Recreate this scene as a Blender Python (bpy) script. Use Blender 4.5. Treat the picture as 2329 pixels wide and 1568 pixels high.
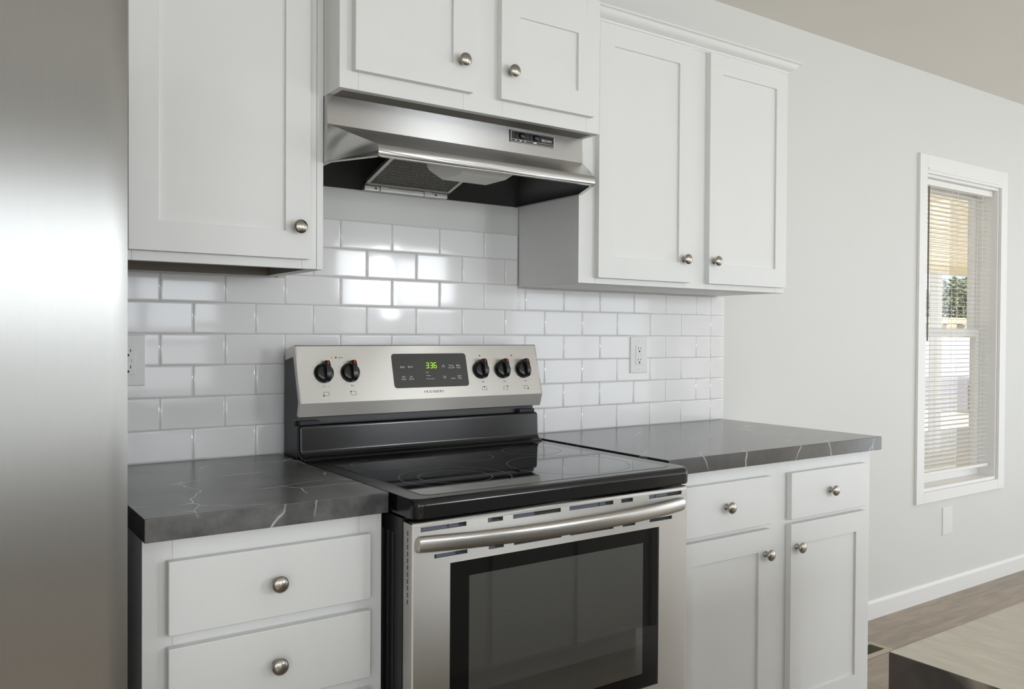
import bpy, bmesh, math, random
from mathutils import Vector, Matrix

# ------------------------------------------------------------------ set-up
scene = bpy.context.scene
for o in list(bpy.data.objects):
    bpy.data.objects.remove(o)
COL = scene.collection
random.seed(7)
IN = 0.0254
FLOOR = -37.0                      # inches below the worktop, which is z = 0


def V(x, y, z):
    """inches (x along the kitchen wall, y into the wall, z above the worktop) -> metres above the floor"""
    return Vector((x * IN, y * IN, (z - FLOOR) * IN))


# camera ------------------------------------------------------------------
YAW, PITCH, ROLL, FPX = 0.6073453826, -0.0123240423, 0.0060248106, 1913.954
cam_pos = V(-18.0744, -84.2394, 12.3822)
fw = Vector((math.sin(YAW) * math.cos(PITCH), math.cos(YAW) * math.cos(PITCH), math.sin(PITCH)))
rt = Vector((math.cos(YAW), -math.sin(YAW), 0))
up = rt.cross(fw)
rt2 = rt * math.cos(ROLL) + up * math.sin(ROLL)
up2 = -rt * math.sin(ROLL) + up * math.cos(ROLL)
cd = bpy.data.cameras.new('camera')
cam = bpy.data.objects.new('camera', cd)
COL.objects.link(cam)
cd.sensor_fit = 'HORIZONTAL'
cd.sensor_width = 36.0
cd.lens = FPX * 36.0 / 2329.0
cd.clip_start = 0.02
cd.clip_end = 200
M = Matrix((rt2, up2, -fw)).transposed().to_4x4()
M.translation = cam_pos
cam.matrix_world = M
scene.camera = cam

# render look -------------------------------------------------------------
scene.view_settings.view_transform = 'Standard'
scene.view_settings.look = 'None'
scene.view_settings.exposure = 0.04
scene.view_settings.gamma = 1.0
scene.view_settings.use_curve_mapping = False
cy = scene.cycles
cy.use_denoising = True
cy.max_bounces = 10
cy.diffuse_bounces = 6
cy.glossy_bounces = 6
cy.transmission_bounces = 6
cy.transparent_max_bounces = 12
cy.caustics_reflective = False
cy.caustics_refractive = False
cy.sample_clamp_indirect = 6.0

# world: clear daylight sky ----------------------------------------------
world = bpy.data.worlds.new('world')
scene.world = world
world.use_nodes = True
wn = world.node_tree.nodes
wl = world.node_tree.links
bg = wn['Background']
sky = wn.new('ShaderNodeTexSky')
sky.sky_type = 'HOSEK_WILKIE'
sky.turbidity = 3.5
sky.sun_direction = Vector((-0.50, -0.42, 0.8)).normalized()
sky.ground_albedo = 0.4
haze = wn.new('ShaderNodeMix')
haze.data_type = 'RGBA'
haze.inputs['Factor'].default_value = 0.45
haze.inputs['B'].default_value = (0.42, 0.43, 0.44, 1)
wl.new(sky.outputs[0], haze.inputs['A'])
wl.new(haze.outputs['Result'], bg.inputs[0])
bg.inputs[1].default_value = 3.5


def area(name, x, y, z, w, h, rot, power, col=(1, 1, 1), spread=180):
    """rectangular lamp for window daylight or added fill: w x h inches"""
    l = bpy.data.lights.new(name, 'AREA')
    l.shape = 'RECTANGLE'
    l.size = w * IN
    l.size_y = h * IN
    l.energy = power
    l.color = col
    l.spread = math.radians(spread)
    o = bpy.data.objects.new(name, l)
    o.location = V(x, y, z)
    o.rotation_euler = rot
    COL.objects.link(o)
    return o


R90 = math.radians(90)
TO_WALL = (R90, 0, 0)               # shines towards +y, the kitchen wall
TO_LEFT = (R90, 0, R90)             # shines towards -x
TO_RIGHT = (R90, 0, -R90)           # shines towards +x
# the opposite wall's windows (sky above, paler ground below), the glazed right end of the room, and added fill lamps
DAY = (0.905, 0.955, 1.0)
area('daylight_window_facing_range_sky', 111, -170, 31, 42, 20, TO_WALL, 22, DAY)
area('hood_highlight_strip', 108, -169.5, 29, 8, 24, TO_WALL, 16, DAY)  # added narrow strip that makes the bright highlight on the hood
area('daylight_window_facing_range_ground', 111, -170, -4, 42, 46, TO_WALL, 6, DAY)
area('daylight_window_facing_fridge_sky', 30, -170, 27, 42, 28, TO_WALL, 12, DAY)
area('daylight_window_facing_fridge_ground', 30, -170, -2, 42, 26, TO_WALL, 6, DAY)
area('fill_light_far_left', -25, -170, 27, 42, 28, TO_WALL, 12, DAY)  # added fill for the left-hand fronts, no known window here
area('fill_light_left_end', -56, -115, 14, 48, 54, TO_RIGHT, 15, DAY)  # added fill to lift the left-facing sides, source unseen
area('daylight_patio_door', 240, -85, 10, 96, 92, TO_LEFT, 35, DAY)
area('fill_light_front_right', 192, -170, 6, 70, 68, TO_WALL, 16, DAY)  # added frontal fill, not a known window

sun = bpy.data.lights.new('sun', 'SUN')
sun.energy = 7
sun.angle = math.radians(0.6)
sun.color = (1.0, 0.95, 0.86)
so = bpy.data.objects.new('sun', sun)
so.rotation_euler = Vector((0.50, 0.42, -0.80)).to_track_quat('-Z', 'Y').to_euler()
so.location = V(120, 200, 300)
COL.objects.link(so)


# ------------------------------------------------------------------ materials
def lin(c):
    c = c / 255.0
    return c / 12.92 if c <= 0.04045 else ((c + 0.055) / 1.055) ** 2.4


def rgb(r, g, b):
    return (lin(r), lin(g), lin(b), 1.0)


def mat(name, col, rough=0.5, metal=0.0, ior=1.5, bump=0.0, bscale=200.0, stretch=(1, 1, 1), vary=0.0, vscale=20.0,
        rvary=0.0, aniso=0.0, arot=0.0, coat=0.0, emit=None, estr=0.0, spec=0.5, detail=4.0):
    m = bpy.data.materials.new(name)
    m.use_nodes = True
    nt = m.node_tree
    n, l = nt.nodes, nt.links
    b = n['Principled BSDF']
    b.inputs['Base Color'].default_value = col
    b.inputs['Roughness'].default_value = rough
    b.inputs['Metallic'].default_value = metal
    b.inputs['IOR'].default_value = ior
    b.inputs['Specular IOR Level'].default_value = spec
    b.inputs['Coat Weight'].default_value = coat
    b.inputs['Coat Roughness'].default_value = 0.03
    if emit:
        b.inputs['Emission Color'].default_value = emit
        b.inputs['Emission Strength'].default_value = estr
    tc = n.new('ShaderNodeTexCoord')
    mp = n.new('ShaderNodeMapping')
    mp.inputs['Scale'].default_value = stretch
    l.new(tc.outputs['Object'], mp.inputs['Vector'])
    nz = n.new('ShaderNodeTexNoise')
    nz.inputs['Scale'].default_value = bscale
    nz.inputs['Detail'].default_value = detail
    l.new(mp.outputs[0], nz.inputs['Vector'])
    if bump:
        bp = n.new('ShaderNodeBump')
        bp.inputs['Strength'].default_value = bump
        bp.inputs['Distance'].default_value = 0.001
        l.new(nz.outputs['Fac'], bp.inputs['Height'])
        l.new(bp.outputs[0], b.inputs['Normal'])
    if vary:
        n2 = n.new('ShaderNodeTexNoise')
        n2.inputs['Scale'].default_value = vscale
        n2.inputs['Detail'].default_value = 5
        l.new(mp.outputs[0], n2.inputs['Vector'])
        mx = n.new('ShaderNodeMix')
        mx.data_type = 'RGBA'
        mx.inputs['A'].default_value = col
        mx.inputs['B'].default_value = tuple(c * (1 - vary) for c in col[:3]) + (1,)
        l.new(n2.outputs['Fac'], mx.inputs['Factor'])
        l.new(mx.outputs['Result'], b.inputs['Base Color'])
    if rvary:
        mr = n.new('ShaderNodeMapRange')
        mr.inputs['To Min'].default_value = rough - rvary
        mr.inputs['To Max'].default_value = rough + rvary
        l.new(nz.outputs['Fac'], mr.inputs['Value'])
        l.new(mr.outputs[0], b.inputs['Roughness'])
    if aniso:
        b.inputs['Anisotropic'].default_value = aniso
        b.inputs['Anisotropic Rotation'].default_value = arot
        tg = n.new('ShaderNodeTangent')
        tg.direction_type = 'RADIAL'
        tg.axis = 'Z'
        l.new(tg.outputs[0], b.inputs['Tangent'])
    return m


PAINT = mat('white_cabinet_paint', rgb(228, 228, 226), 0.42, bump=0.12, bscale=90, stretch=(1, 1, 0.35), vary=0.03, vscale=12)
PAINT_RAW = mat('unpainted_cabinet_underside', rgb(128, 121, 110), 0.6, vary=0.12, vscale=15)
WALL = mat('white_wall_paint', rgb(218, 218, 215), 0.62, bump=0.10, bscale=220, vary=0.02, vscale=4)
PLASTER = WALL
CEIL = mat('ceiling_paint', rgb(224, 220, 213), 0.8, bump=0.25, bscale=160, vary=0.03, vscale=3)
TRIM = mat('white_trim_paint', rgb(233, 232, 230), 0.4, bump=0.05, bscale=90)
TILE = mat('white_glazed_tile', rgb(236, 235, 235), 0.07, vary=0.02, vscale=9, bump=0.06, bscale=14, detail=2)
GROUT = mat('pale_grey_grout', rgb(204, 201, 196), 0.9, bump=0.4, bscale=600, vary=0.15, vscale=60)
STEEL_H = mat('brushed_steel_horizontal_grain', rgb(195, 194, 192), 0.25, 1.0, bump=0.03, bscale=60, stretch=(1, 40, 60), vary=0.10, vscale=8,
              aniso=0.9, arot=0.25)
STEEL_V = mat('brushed_steel_vertical_grain', rgb(164, 163, 160), 0.34, 1.0, bump=0.03, bscale=60, stretch=(60, 60, 1), vary=0.05, vscale=6,
              aniso=0.97, arot=0.0)
STEEL_D = mat('brushed_steel_oven_door', rgb(206, 203, 197), 0.42, 1.0, bump=0.03, bscale=60, stretch=(1, 40, 60), vary=0.06, vscale=8,
              aniso=0.8, arot=0.25)
STEEL_SAT = mat('satin_steel', rgb(186, 183, 177), 0.28, 1.0, bump=0.05, bscale=90, stretch=(1, 30, 30), vary=0.08, vscale=10)
NICKEL = mat('brushed_nickel', rgb(178, 172, 163), 0.27, 1.0, bump=0.05, bscale=300, vary=0.12, vscale=60)
HOOD_IN = mat('dark_grey_hood_lining', rgb(84, 84, 85), 0.45, 0.3, vary=0.15, vscale=10)
ALU = mat('aluminium_frame', rgb(190, 189, 185), 0.38, 1.0, bump=0.1, bscale=200)
LENS = mat('frosted_lamp_lens', rgb(226, 225, 220), 0.35, bump=0.05, bscale=120)
BLACK_ENAMEL = mat('black_enamel', rgb(22, 22, 23), 0.16, vary=0.2, vscale=30, bump=0.03, bscale=20)
BLACK_GLASS = mat('black_ceramic_glass', rgb(14, 14, 15), 0.035, ior=2.3, vary=0.2, vscale=40)
BLACK_SIDE = mat('black_painted_sheet', rgb(40, 40, 43), 0.38, bump=0.08, bscale=300, vary=0.1)
BLACK_PLASTIC = mat('black_plastic', rgb(26, 26, 27), 0.25, bump=0.03, bscale=300, vary=0.1)
DOOR_GLASS = mat('black_oven_door_glass', rgb(13, 13, 14), 0.03, vary=0.2, vscale=40)
DISPLAY = mat('charcoal_display_panel', rgb(62, 62, 60), 0.3, vary=0.05)
INK = mat('dark_print', rgb(70, 68, 66), 0.6, vary=0.05)
INK_LIGHT = mat('pale_grey_print', rgb(140, 137, 131), 0.6, vary=0.05)
WHITE_INK = mat('white_print', rgb(225, 225, 222), 0.6, vary=0.05)
RED_INK = mat('dim_red_print', rgb(140, 66, 58), 0.6, vary=0.05)
ORANGE = mat('orange_red_mark', rgb(226, 74, 34), 0.5, vary=0.05)
GREEN_LED = mat('green_clock_digits', rgb(150, 220, 20), 0.5, emit=rgb(168, 226, 24), estr=0.9, vary=0.02)
RING = mat('grey_burner_ring', rgb(120, 119, 116), 0.4, vary=0.1)
PLASTIC_W = mat('white_outlet_plastic', rgb(229, 228, 226), 0.35, vary=0.02)
PLASTIC_DK = mat('dark_slot', rgb(38, 38, 48), 0.7, vary=0.1)
BLIND = mat('white_blind_vinyl', rgb(236, 235, 232), 0.45, vary=0.02)
VENT = mat('brown_floor_register', rgb(112, 102, 84), 0.5, 0.4, vary=0.15)
VENT_DK = mat('dark_register_throat', rgb(58, 52, 42), 0.8, vary=0.2)


def laminate(name, base, dark, vein, rough, vein_scale, seed, bump, vw=0.012, mott=9, edge=None):
    """dark stone-look laminate with pale veins"""
    m = bpy.data.materials.new(name)
    m.use_nodes = True
    n, l = m.node_tree.nodes, m.node_tree.links
    b = n['Principled BSDF']
    b.inputs['Roughness'].default_value = rough
    b.inputs['IOR'].default_value = 1.7
    tc = n.new('ShaderNodeTexCoord')
    mp = n.new('ShaderNodeMapping')
    mp.inputs['Location'].default_value = seed
    l.new(tc.outputs['Object'], mp.inputs['Vector'])
    big = n.new('ShaderNodeTexNoise')
    big.inputs['Scale'].default_value = mott
    big.inputs['Detail'].default_value = 8
    big.inputs['Roughness'].default_value = 0.62
    l.new(mp.outputs[0], big.inputs['Vector'])
    r1 = n.new('ShaderNodeValToRGB')
    r1.color_ramp.elements[0].position = 0.35
    r1.color_ramp.elements[0].color = dark
    r1.color_ramp.elements[1].position = 0.68
    r1.color_ramp.elements[1].color = base
    l.new(big.outputs['Fac'], r1.inputs[0])
    # veins: edges of large warped cells, broken up by a second noise
    wp = n.new('ShaderNodeTexNoise')
    wp.inputs['Scale'].default_value = 4.0
    wp.inputs['Detail'].default_value = 4
    l.new(mp.outputs[0], wp.inputs['Vector'])
    sc = n.new('ShaderNodeVectorMath')
    sc.operation = 'SCALE'
    sc.inputs['Scale'].default_value = 0.12
    l.new(wp.outputs['Color'], sc.inputs[0])
    ad = n.new('ShaderNodeVectorMath')
    ad.operation = 'ADD'
    l.new(mp.outputs[0], ad.inputs[0])
    l.new(sc.outputs[0], ad.inputs[1])
    vo = n.new('ShaderNodeTexVoronoi')
    vo.feature = 'DISTANCE_TO_EDGE'
    vo.inputs['Scale'].default_value = vein_scale
    l.new(ad.outputs[0], vo.inputs['Vector'])
    r2 = n.new('ShaderNodeValToRGB')
    r2.color_ramp.elements[0].position = 0.004
    r2.color_ramp.elements[0].color = (1, 1, 1, 1)
    r2.color_ramp.elements[1].position = vw
    r2.color_ramp.elements[1].color = (0, 0, 0, 1)
    l.new(vo.outputs['Distance'], r2.inputs[0])
    br = n.new('ShaderNodeTexNoise')
    br.inputs['Scale'].default_value = 7
    br.inputs['Detail'].default_value = 3
    l.new(mp.outputs[0], br.inputs['Vector'])
    r3 = n.new('ShaderNodeValToRGB')
    r3.color_ramp.elements[0].position = 0.44 if vw < 0.03 else 0.30
    r3.color_ramp.elements[0].color = (0, 0, 0, 1)
    r3.color_ramp.elements[1].position = 0.56 if vw < 0.03 else 0.45
    r3.color_ramp.elements[1].color = (0.8, 0.8, 0.8, 1)
    l.new(br.outputs['Fac'], r3.inputs[0])
    mu = n.new('ShaderNodeMath')
    mu.operation = 'MULTIPLY'
    l.new(r2.outputs[0], mu.inputs[0])
    l.new(r3.outputs[0], mu.inputs[1])
    mx = n.new('ShaderNodeMix')
    mx.data_type = 'RGBA'
    mx.inputs['B'].default_value = vein
    l.new(mu.outputs[0], mx.inputs['Factor'])
    l.new(r1.outputs[0], mx.inputs['A'])
    l.new(mx.outputs['Result'], b.inputs['Base Color'])
    if not bump:
        return m
    bz = n.new('ShaderNodeTexNoise')
    bz.inputs['Scale'].default_value = 160
    bz.inputs['Detail'].default_value = 3
    l.new(mp.outputs[0], bz.inputs['Vector'])
    bp = n.new('ShaderNodeBump')
    bp.inputs['Strength'].default_value = bump
    bp.inputs['Distance'].default_value = 0.0008
    l.new(bz.outputs['Fac'], bp.inputs['Height'])
    l.new(bp.outputs[0], b.inputs['Normal'])
    return m


STONE_L = laminate('charcoal_marble_laminate', rgb(106, 105, 103), rgb(58, 58, 59), rgb(206, 203, 198), 0.26, 4.6, (3.1, 1.7, 0.4), 0.0, 0.011, 13)
STONE_R = laminate('charcoal_marble_laminate_right', rgb(66, 65, 64), rgb(50, 50, 50), rgb(186, 183, 178), 0.15, 5.0, (7.7, 4.2, 2.2), 0.0, 0.013, 12)
STONE_I = laminate('dark_brown_marble_laminate', rgb(74, 66, 60), rgb(46, 41, 38), rgb(142, 132, 120), 0.40, 7.0, (1.2, 9.3, 5.5), 0.3, 0.06, 14)


def floor_mat():
    m = bpy.data.materials.new('grey_brown_plank_floor')
    m.use_nodes = True
    n, l = m.node_tree.nodes, m.node_tree.links
    b = n['Principled BSDF']
    tc = n.new('ShaderNodeTexCoord')
    br = n.new('ShaderNodeTexBrick')
    br.inputs['Scale'].default_value = 1.0
    br.inputs['Brick Width'].default_value = 1.2
    br.inputs['Row Height'].default_value = 0.18
    br.inputs['Mortar Size'].default_value = 0.0015
    br.offset = 0.37
    br.inputs['Color1'].default_value = rgb(168, 154, 137)
    br.inputs['Color2'].default_value = rgb(158, 145, 129)
    br.inputs['Mortar'].default_value = rgb(138, 125, 112)
    l.new(tc.outputs['Object'], br.inputs['Vector'])
    mp = n.new('ShaderNodeMapping')
    mp.inputs['Scale'].default_value = (1.5, 9, 1)
    l.new(tc.outputs['Object'], mp.inputs['Vector'])
    nz = n.new('ShaderNodeTexNoise')
    nz.inputs['Scale'].default_value = 3.0
    nz.inputs['Detail'].default_value = 8
    nz.inputs['Distortion'].default_value = 0.6
    l.new(mp.outputs[0], nz.inputs['Vector'])
    r = n.new('ShaderNodeValToRGB')
    r.color_ramp.elements[0].position = 0.3
    r.color_ramp.elements[0].color = (0.74, 0.73, 0.72, 1)
    r.color_ramp.elements[1].position = 0.7
    r.color_ramp.elements[1].color = (1.08, 1.05, 1.02, 1)
    l.new(nz.outputs['Fac'], r.inputs[0])
    mx = n.new('ShaderNodeMix')
    mx.data_type = 'RGBA'
    mx.blend_type = 'MULTIPLY'
    mx.inputs['Factor'].default_value = 1.0
    l.new(br.outputs['Color'], mx.inputs['A'])
    l.new(r.outputs[0], mx.inputs['B'])
    l.new(mx.outputs['Result'], b.inputs['Base Color'])
    b.inputs['Roughness'].default_value = 0.42
    return m


FLOOR_M = floor_mat()


def filter_mat():
    m = bpy.data.materials.new('aluminium_grease_mesh')
    m.use_nodes = True
    n, l = m.node_tree.nodes, m.node_tree.links
    b = n['Principled BSDF']
    b.inputs['Metallic'].default_value = 0.9
    b.inputs['Roughness'].default_value = 0.4
    tc = n.new('ShaderNodeTexCoord')
    vo = n.new('ShaderNodeTexVoronoi')
    vo.inputs['Scale'].default_value = 230
    vo.inputs['Randomness'].default_value = 0.45
    l.new(tc.outputs['Object'], vo.inputs['Vector'])
    r = n.new('ShaderNodeValToRGB')
    r.color_ramp.elements[0].position = 0.25
    r.color_ramp.elements[0].color = rgb(42, 41, 39)
    r.color_ramp.elements[1].position = 0.75
    r.color_ramp.elements[1].color = rgb(118, 115, 108)
    l.new(vo.outputs['Distance'], r.inputs[0])
    l.new(r.outputs[0], b.inputs['Base Color'])
    bp = n.new('ShaderNodeBump')
    bp.inputs['Strength'].default_value = 0.8
    bp.inputs['Distance'].default_value = 0.002
    l.new(vo.outputs['Distance'], bp.inputs['Height'])
    l.new(bp.outputs[0], b.inputs['Normal'])
    return m


FILTER_M = filter_mat()
LAVENDER = mat('bluish_grey_slot_reflection', rgb(104, 107, 122), 0.25, vary=0.1)  # tint of the reflections painted into the oven door slots


def glass_mat(name, tint, refl_rough, ior=1.45, frit=0.0):
    """clear pane: lets light through, reflects at grazing angles"""
    m = bpy.data.materials.new(name)
    m.use_nodes = True
    n, l = m.node_tree.nodes, m.node_tree.links
    n.remove(n['Principled BSDF'])
    tr = n.new('ShaderNodeBsdfTransparent')
    tr.inputs[0].default_value = tint
    gl = n.new('ShaderNodeBsdfGlossy')
    gl.inputs['Roughness'].default_value = refl_rough
    lw = n.new('ShaderNodeLayerWeight')
    lw.inputs['Blend'].default_value = 0.5
    pw = n.new('ShaderNodeMath')
    pw.operation = 'POWER'
    pw.inputs[1].default_value = 4.2
    l.new(lw.outputs['Facing'], pw.inputs[0])
    fr = n.new('ShaderNodeMapRange')
    f0 = ((ior - 1) / (ior + 1)) ** 2 * 2
    fr.inputs['To Min'].default_value = f0
    fr.inputs['To Max'].default_value = 1.0
    l.new(pw.outputs[0], fr.inputs['Value'])
    ms = n.new('ShaderNodeMixShader')
    l.new(fr.outputs[0], ms.inputs[0])
    l.new(tr.outputs[0], ms.inputs[1])
    l.new(gl.outputs[0], ms.inputs[2])
    if frit:
        # fine printed dot screen on the inside of the pane
        tc = n.new('ShaderNodeTexCoord')
        vo = n.new('ShaderNodeTexVoronoi')
        vo.inputs['Scale'].default_value = 420
        vo.inputs['Randomness'].default_value = 0.0
        l.new(tc.outputs['Object'], vo.inputs['Vector'])
        lt = n.new('ShaderNodeMath')
        lt.operation = 'LESS_THAN'
        lt.inputs[1].default_value = frit
        l.new(vo.outputs['Distance'], lt.inputs[0])
        df = n.new('ShaderNodeBsdfDiffuse')
        df.inputs['Color'].default_value = (0.16, 0.158, 0.145, 1)
        m2 = n.new('ShaderNodeMixShader')
        l.new(lt.outputs[0], m2.inputs[0])
        l.new(tr.outputs[0], m2.inputs[1])
        l.new(df.outputs[0], m2.inputs[2])
        l.new(m2.outputs[0], ms.inputs[1])
    l.new(ms.outputs[0], n['Material Output'].inputs[0])
    return m


PANE = glass_mat('window_glass', (0.96, 0.97, 0.97, 1), 0.0)
OVEN_GLASS = glass_mat('tinted_oven_glass', (0.34, 0.34, 0.33, 1), 0.02, 1.8, 0.42)


# ------------------------------------------------------------------ mesh building
class MB:
    def __init__(self):
        self.bm = bmesh.new()
        self.mi = 0

    def face(self, pts, mi=None):
        vs = [self.bm.verts.new(V(*p)) for p in pts]
        f = self.bm.faces.new(vs)
        f.material_index = self.mi if mi is None else mi
        return f

    def box(self, x0, x1, y0, y1, z0, z1, bev=0.0, seg=2, mi=None):
        if x0 > x1: x0, x1 = x1, x0
        if y0 > y1: y0, y1 = y1, y0
        if z0 > z1: z0, z1 = z1, z0
        c = [(x0, y0, z0), (x1, y0, z0), (x1, y1, z0), (x0, y1, z0), (x0, y0, z1), (x1, y0, z1), (x1, y1, z1), (x0, y1, z1)]
        vs = [self.bm.verts.new(V(*p)) for p in c]
        fs = []
        for q in ((3, 2, 1, 0), (4, 5, 6, 7), (0, 1, 5, 4), (1, 2, 6, 5), (2, 3, 7, 6), (3, 0, 4, 7)):
            f = self.bm.faces.new([vs[i] for i in q])
            f.material_index = self.mi if mi is None else mi
            fs.append(f)
        if bev:
            es = list({e for f in fs for e in f.edges})
            r = bmesh.ops.bevel(self.bm, geom=es, offset=bev * IN, segments=seg, profile=0.5, affect='EDGES')
            for f in r['faces']:
                f.material_index = self.mi if mi is None else mi
        return self

    def prism(self, prof, axis, a, b, mi=None, caps=True):
        """closed profile extruded along an axis: 'x' takes (y,z) points, 'y' takes (x,z), 'z' takes (x,y)"""
        def P(p, t):
            return {'x': (t, p[0], p[1]), 'y': (p[0], t, p[1]), 'z': (p[0], p[1], t)}[axis]
        A = [self.bm.verts.new(V(*P(p, a))) for p in prof]
        B = [self.bm.verts.new(V(*P(p, b))) for p in prof]
        n = len(prof)
        fs = [self.bm.faces.new((A[i], A[(i + 1) % n], B[(i + 1) % n], B[i])) for i in range(n)]
        if caps:
            fs += [self.bm.faces.new(A[::-1]), self.bm.faces.new(B)]
        for f in fs:
            f.material_index = self.mi if mi is None else mi
        return self

    def lathe(self, prof, c, d, n=28, mi=None):
        """profile of (radius, distance) turned about direction d from point c"""
        d = Vector(d).normalized()
        a = d.orthogonal().normalized()
        b = d.cross(a)
        C0 = V(*c)
        rings = []
        for r, t in prof:
            if r < 1e-6:
                rings.append([self.bm.verts.new(C0 + d * t * IN)])
            else:
                rings.append([self.bm.verts.new(C0 + d * t * IN + (a * math.cos(2 * math.pi * k / n) + b * math.sin(2 * math.pi * k / n)) * r * IN)
                              for k in range(n)])
        for p, q in zip(rings, rings[1:]):
            for k in range(n):
                k2 = (k + 1) % n
                if len(p) == 1 and len(q) == 1:
                    continue
                if len(p) == 1:
                    vs = (p[0], q[k2], q[k])
                elif len(q) == 1:
                    vs = (p[k], p[k2], q[0])
                else:
                    vs = (p[k], p[k2], q[k2], q[k])
                f = self.bm.faces.new(vs)
                f.material_index = self.mi if mi is None else mi
        return self

    def loft(self, rings, closed=True, caps=True, mi=None):
        R = [[self.bm.verts.new(V(*p)) for p in r] for r in rings]
        n = len(R[0])
        for p, q in zip(R, R[1:]):
            for k in range(n if closed else n - 1):
                f = self.bm.faces.new((p[k], p[(k + 1) % n], q[(k + 1) % n], q[k]))
                f.material_index = self.mi if mi is None else mi
        if caps and closed:
            for r in (R[0][::-1], R[-1]):
                f = self.bm.faces.new(r)
                f.material_index = self.mi if mi is None else mi
        return self

    def build(self, name, mats, parent=None, angle=32, weld=False, wn=True):
        if not isinstance(mats, (list, tuple)):
            mats = [mats]
        if weld:
            bmesh.ops.remove_doubles(self.bm, verts=self.bm.verts, dist=1e-5)
        bmesh.ops.recalc_face_normals(self.bm, faces=self.bm.faces)
        off = Vector((0, 0, 0))
        if parent is not None:
            p = parent
            while p is not None:
                off += p.location
                p = p.parent
        me = bpy.data.meshes.new(name)
        if parent is None:
            lo = Vector([min(v.co[i] for v in self.bm.verts) for i in range(3)])
            hi = Vector([max(v.co[i] for v in self.bm.verts) for i in range(3)])
            off = Vector(((lo.x + hi.x) / 2, (lo.y + hi.y) / 2, lo.z))
        for v in self.bm.verts:
            v.co -= off
        self.bm.to_mesh(me)
        self.bm.free()
        for m in mats:
            me.materials.append(m)
        me.polygons.foreach_set('use_smooth', [True] * len(me.polygons))
        me.set_sharp_from_angle(angle=math.radians(angle))
        o = bpy.data.objects.new(name, me)
        COL.objects.link(o)
        if wn:
            md_ = o.modifiers.new('face_weighted_normals', 'WEIGHTED_NORMAL')
            md_.keep_sharp = True
            md_.weight = 100
        if parent is None:
            o.location = off
        else:
            o.parent = parent
        return o


def thing(name, label, cat, base, group=None):
    o = bpy.data.objects.new(name, None)
    o.empty_display_size = 0.05
    o.location = V(*base)
    COL.objects.link(o)
    tag(o, label, cat, group)
    return o


def tag(o, label, cat, group=None):
    o['label'] = label
    o['category'] = cat
    if group:
        o['group'] = group
    return o


def structure(o):
    o['kind'] = 'structure'
    return o


def lettering(items, mtx, name, m, parent, depth=0.0002):
    """items: (text, x, y, height, align); laid out in inches on the plane given by mtx"""
    bm = bmesh.new()
    for text, x, y, size, al in items:
        cu = bpy.data.curves.new('t', 'FONT')
        cu.body = text
        cu.size = size * IN / 0.70
        cu.align_x = al
        cu.extrude = depth
        cu.resolution_u = 2
        ob = bpy.data.objects.new('t', cu)
        COL.objects.link(ob)
        dg = bpy.context.evaluated_depsgraph_get()
        me = bpy.data.meshes.new_from_object(ob.evaluated_get(dg))
        me.transform(mtx @ Matrix.Translation((x * IN, y * IN, 0.0002)))
        bm.from_mesh(me)
        bpy.data.objects.remove(ob)
        bpy.data.curves.remove(cu)
        bpy.data.meshes.remove(me)
    return finish_bm(bm, name, m, parent)


def finish_bm(bm, name, m, parent):
    off = Vector((0, 0, 0))
    p = parent
    while p is not None:
        off += p.location
        p = p.parent
    for v in bm.verts:
        v.co -= off
    me = bpy.data.meshes.new(name)
    bm.to_mesh(me)
    bm.free()
    me.materials.append(m)
    o = bpy.data.objects.new(name, me)
    COL.objects.link(o)
    o.parent = parent
    return o


def plane_boxes(rects, mtx, name, m, parent, h=0.012):
    """thin raised bars on a plane: (x0, x1, y0, y1[, angle]) in inches"""
    bm = bmesh.new()
    for r in rects:
        x0, x1, y0, y1 = r[:4]
        sh = r[4] if len(r) > 4 else 0.0
        vs = []
        for z in (0.001, h):
            for (a, b) in ((x0, y0), (x1, y0), (x1, y1), (x0, y1)):
                vs.append(bm.verts.new(mtx @ Vector(((a + sh * (b - y0)) * IN, b * IN, z * IN))))
        for q in ((4, 5, 6, 7), (0, 1, 5, 4), (1, 2, 6, 5), (2, 3, 7, 6), (3, 0, 4, 7)):
            bm.faces.new([vs[i] for i in q])
    return finish_bm(bm, name, m, parent)


# ------------------------------------------------------------------ room shell
RX0, RX1, RY0 = -52.0, 236.0, -166.0
CEILZ = 61.2
WY = 0.25
# kitchen wall with the window opening
WX0, WX1, WZ0, WZ1 = 133.3, 161.2, -16.6, 42.6
b = MB()
b.box(RX0 - 5, WX0, WY, WY + 5.5, FLOOR, CEILZ)
b.box(WX1, RX1 + 5, WY, WY + 5.5, FLOOR, CEILZ)
b.box(WX0, WX1, WY, WY + 5.5, FLOOR, WZ0)
b.box(WX0, WX1, WY, WY + 5.5, WZ1, CEILZ)
structure(b.build('wall_back', WALL))
b = MB()
b.box(RX0 - 5, RX1 + 5, RY0 - 5, WY + 5.5, FLOOR - 2, FLOOR)
structure(b.build('floor', FLOOR_M))
b = MB()
b.box(RX0 - 5, RX1 + 5, RY0 - 5, WY + 5.5, CEILZ, CEILZ + 2)
structure(b.build('ceiling', CEIL))


def holed_wall(name, along, at, th, a0, a1, holes):
    """wall along x (or y) with rectangular openings (a, b, z0, z1)"""
    b = MB()

    def seg(p, q, z0, z1):
        if q - p < 0.01 or z1 - z0 < 0.01:
            return
        if along == 'x':
            b.box(p, q, at, at + th, z0, z1)
        else:
            b.box(at, at + th, p, q, z0, z1)
    cur = a0
    for (p, q, z0, z1) in holes:
        seg(cur, p, FLOOR, CEILZ)
        seg(p, q, FLOOR, z0)
        seg(p, q, z1, CEILZ)
        cur = q
    seg(cur, a1, FLOOR, CEILZ)
    structure(b.build(name, WALL))


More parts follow.
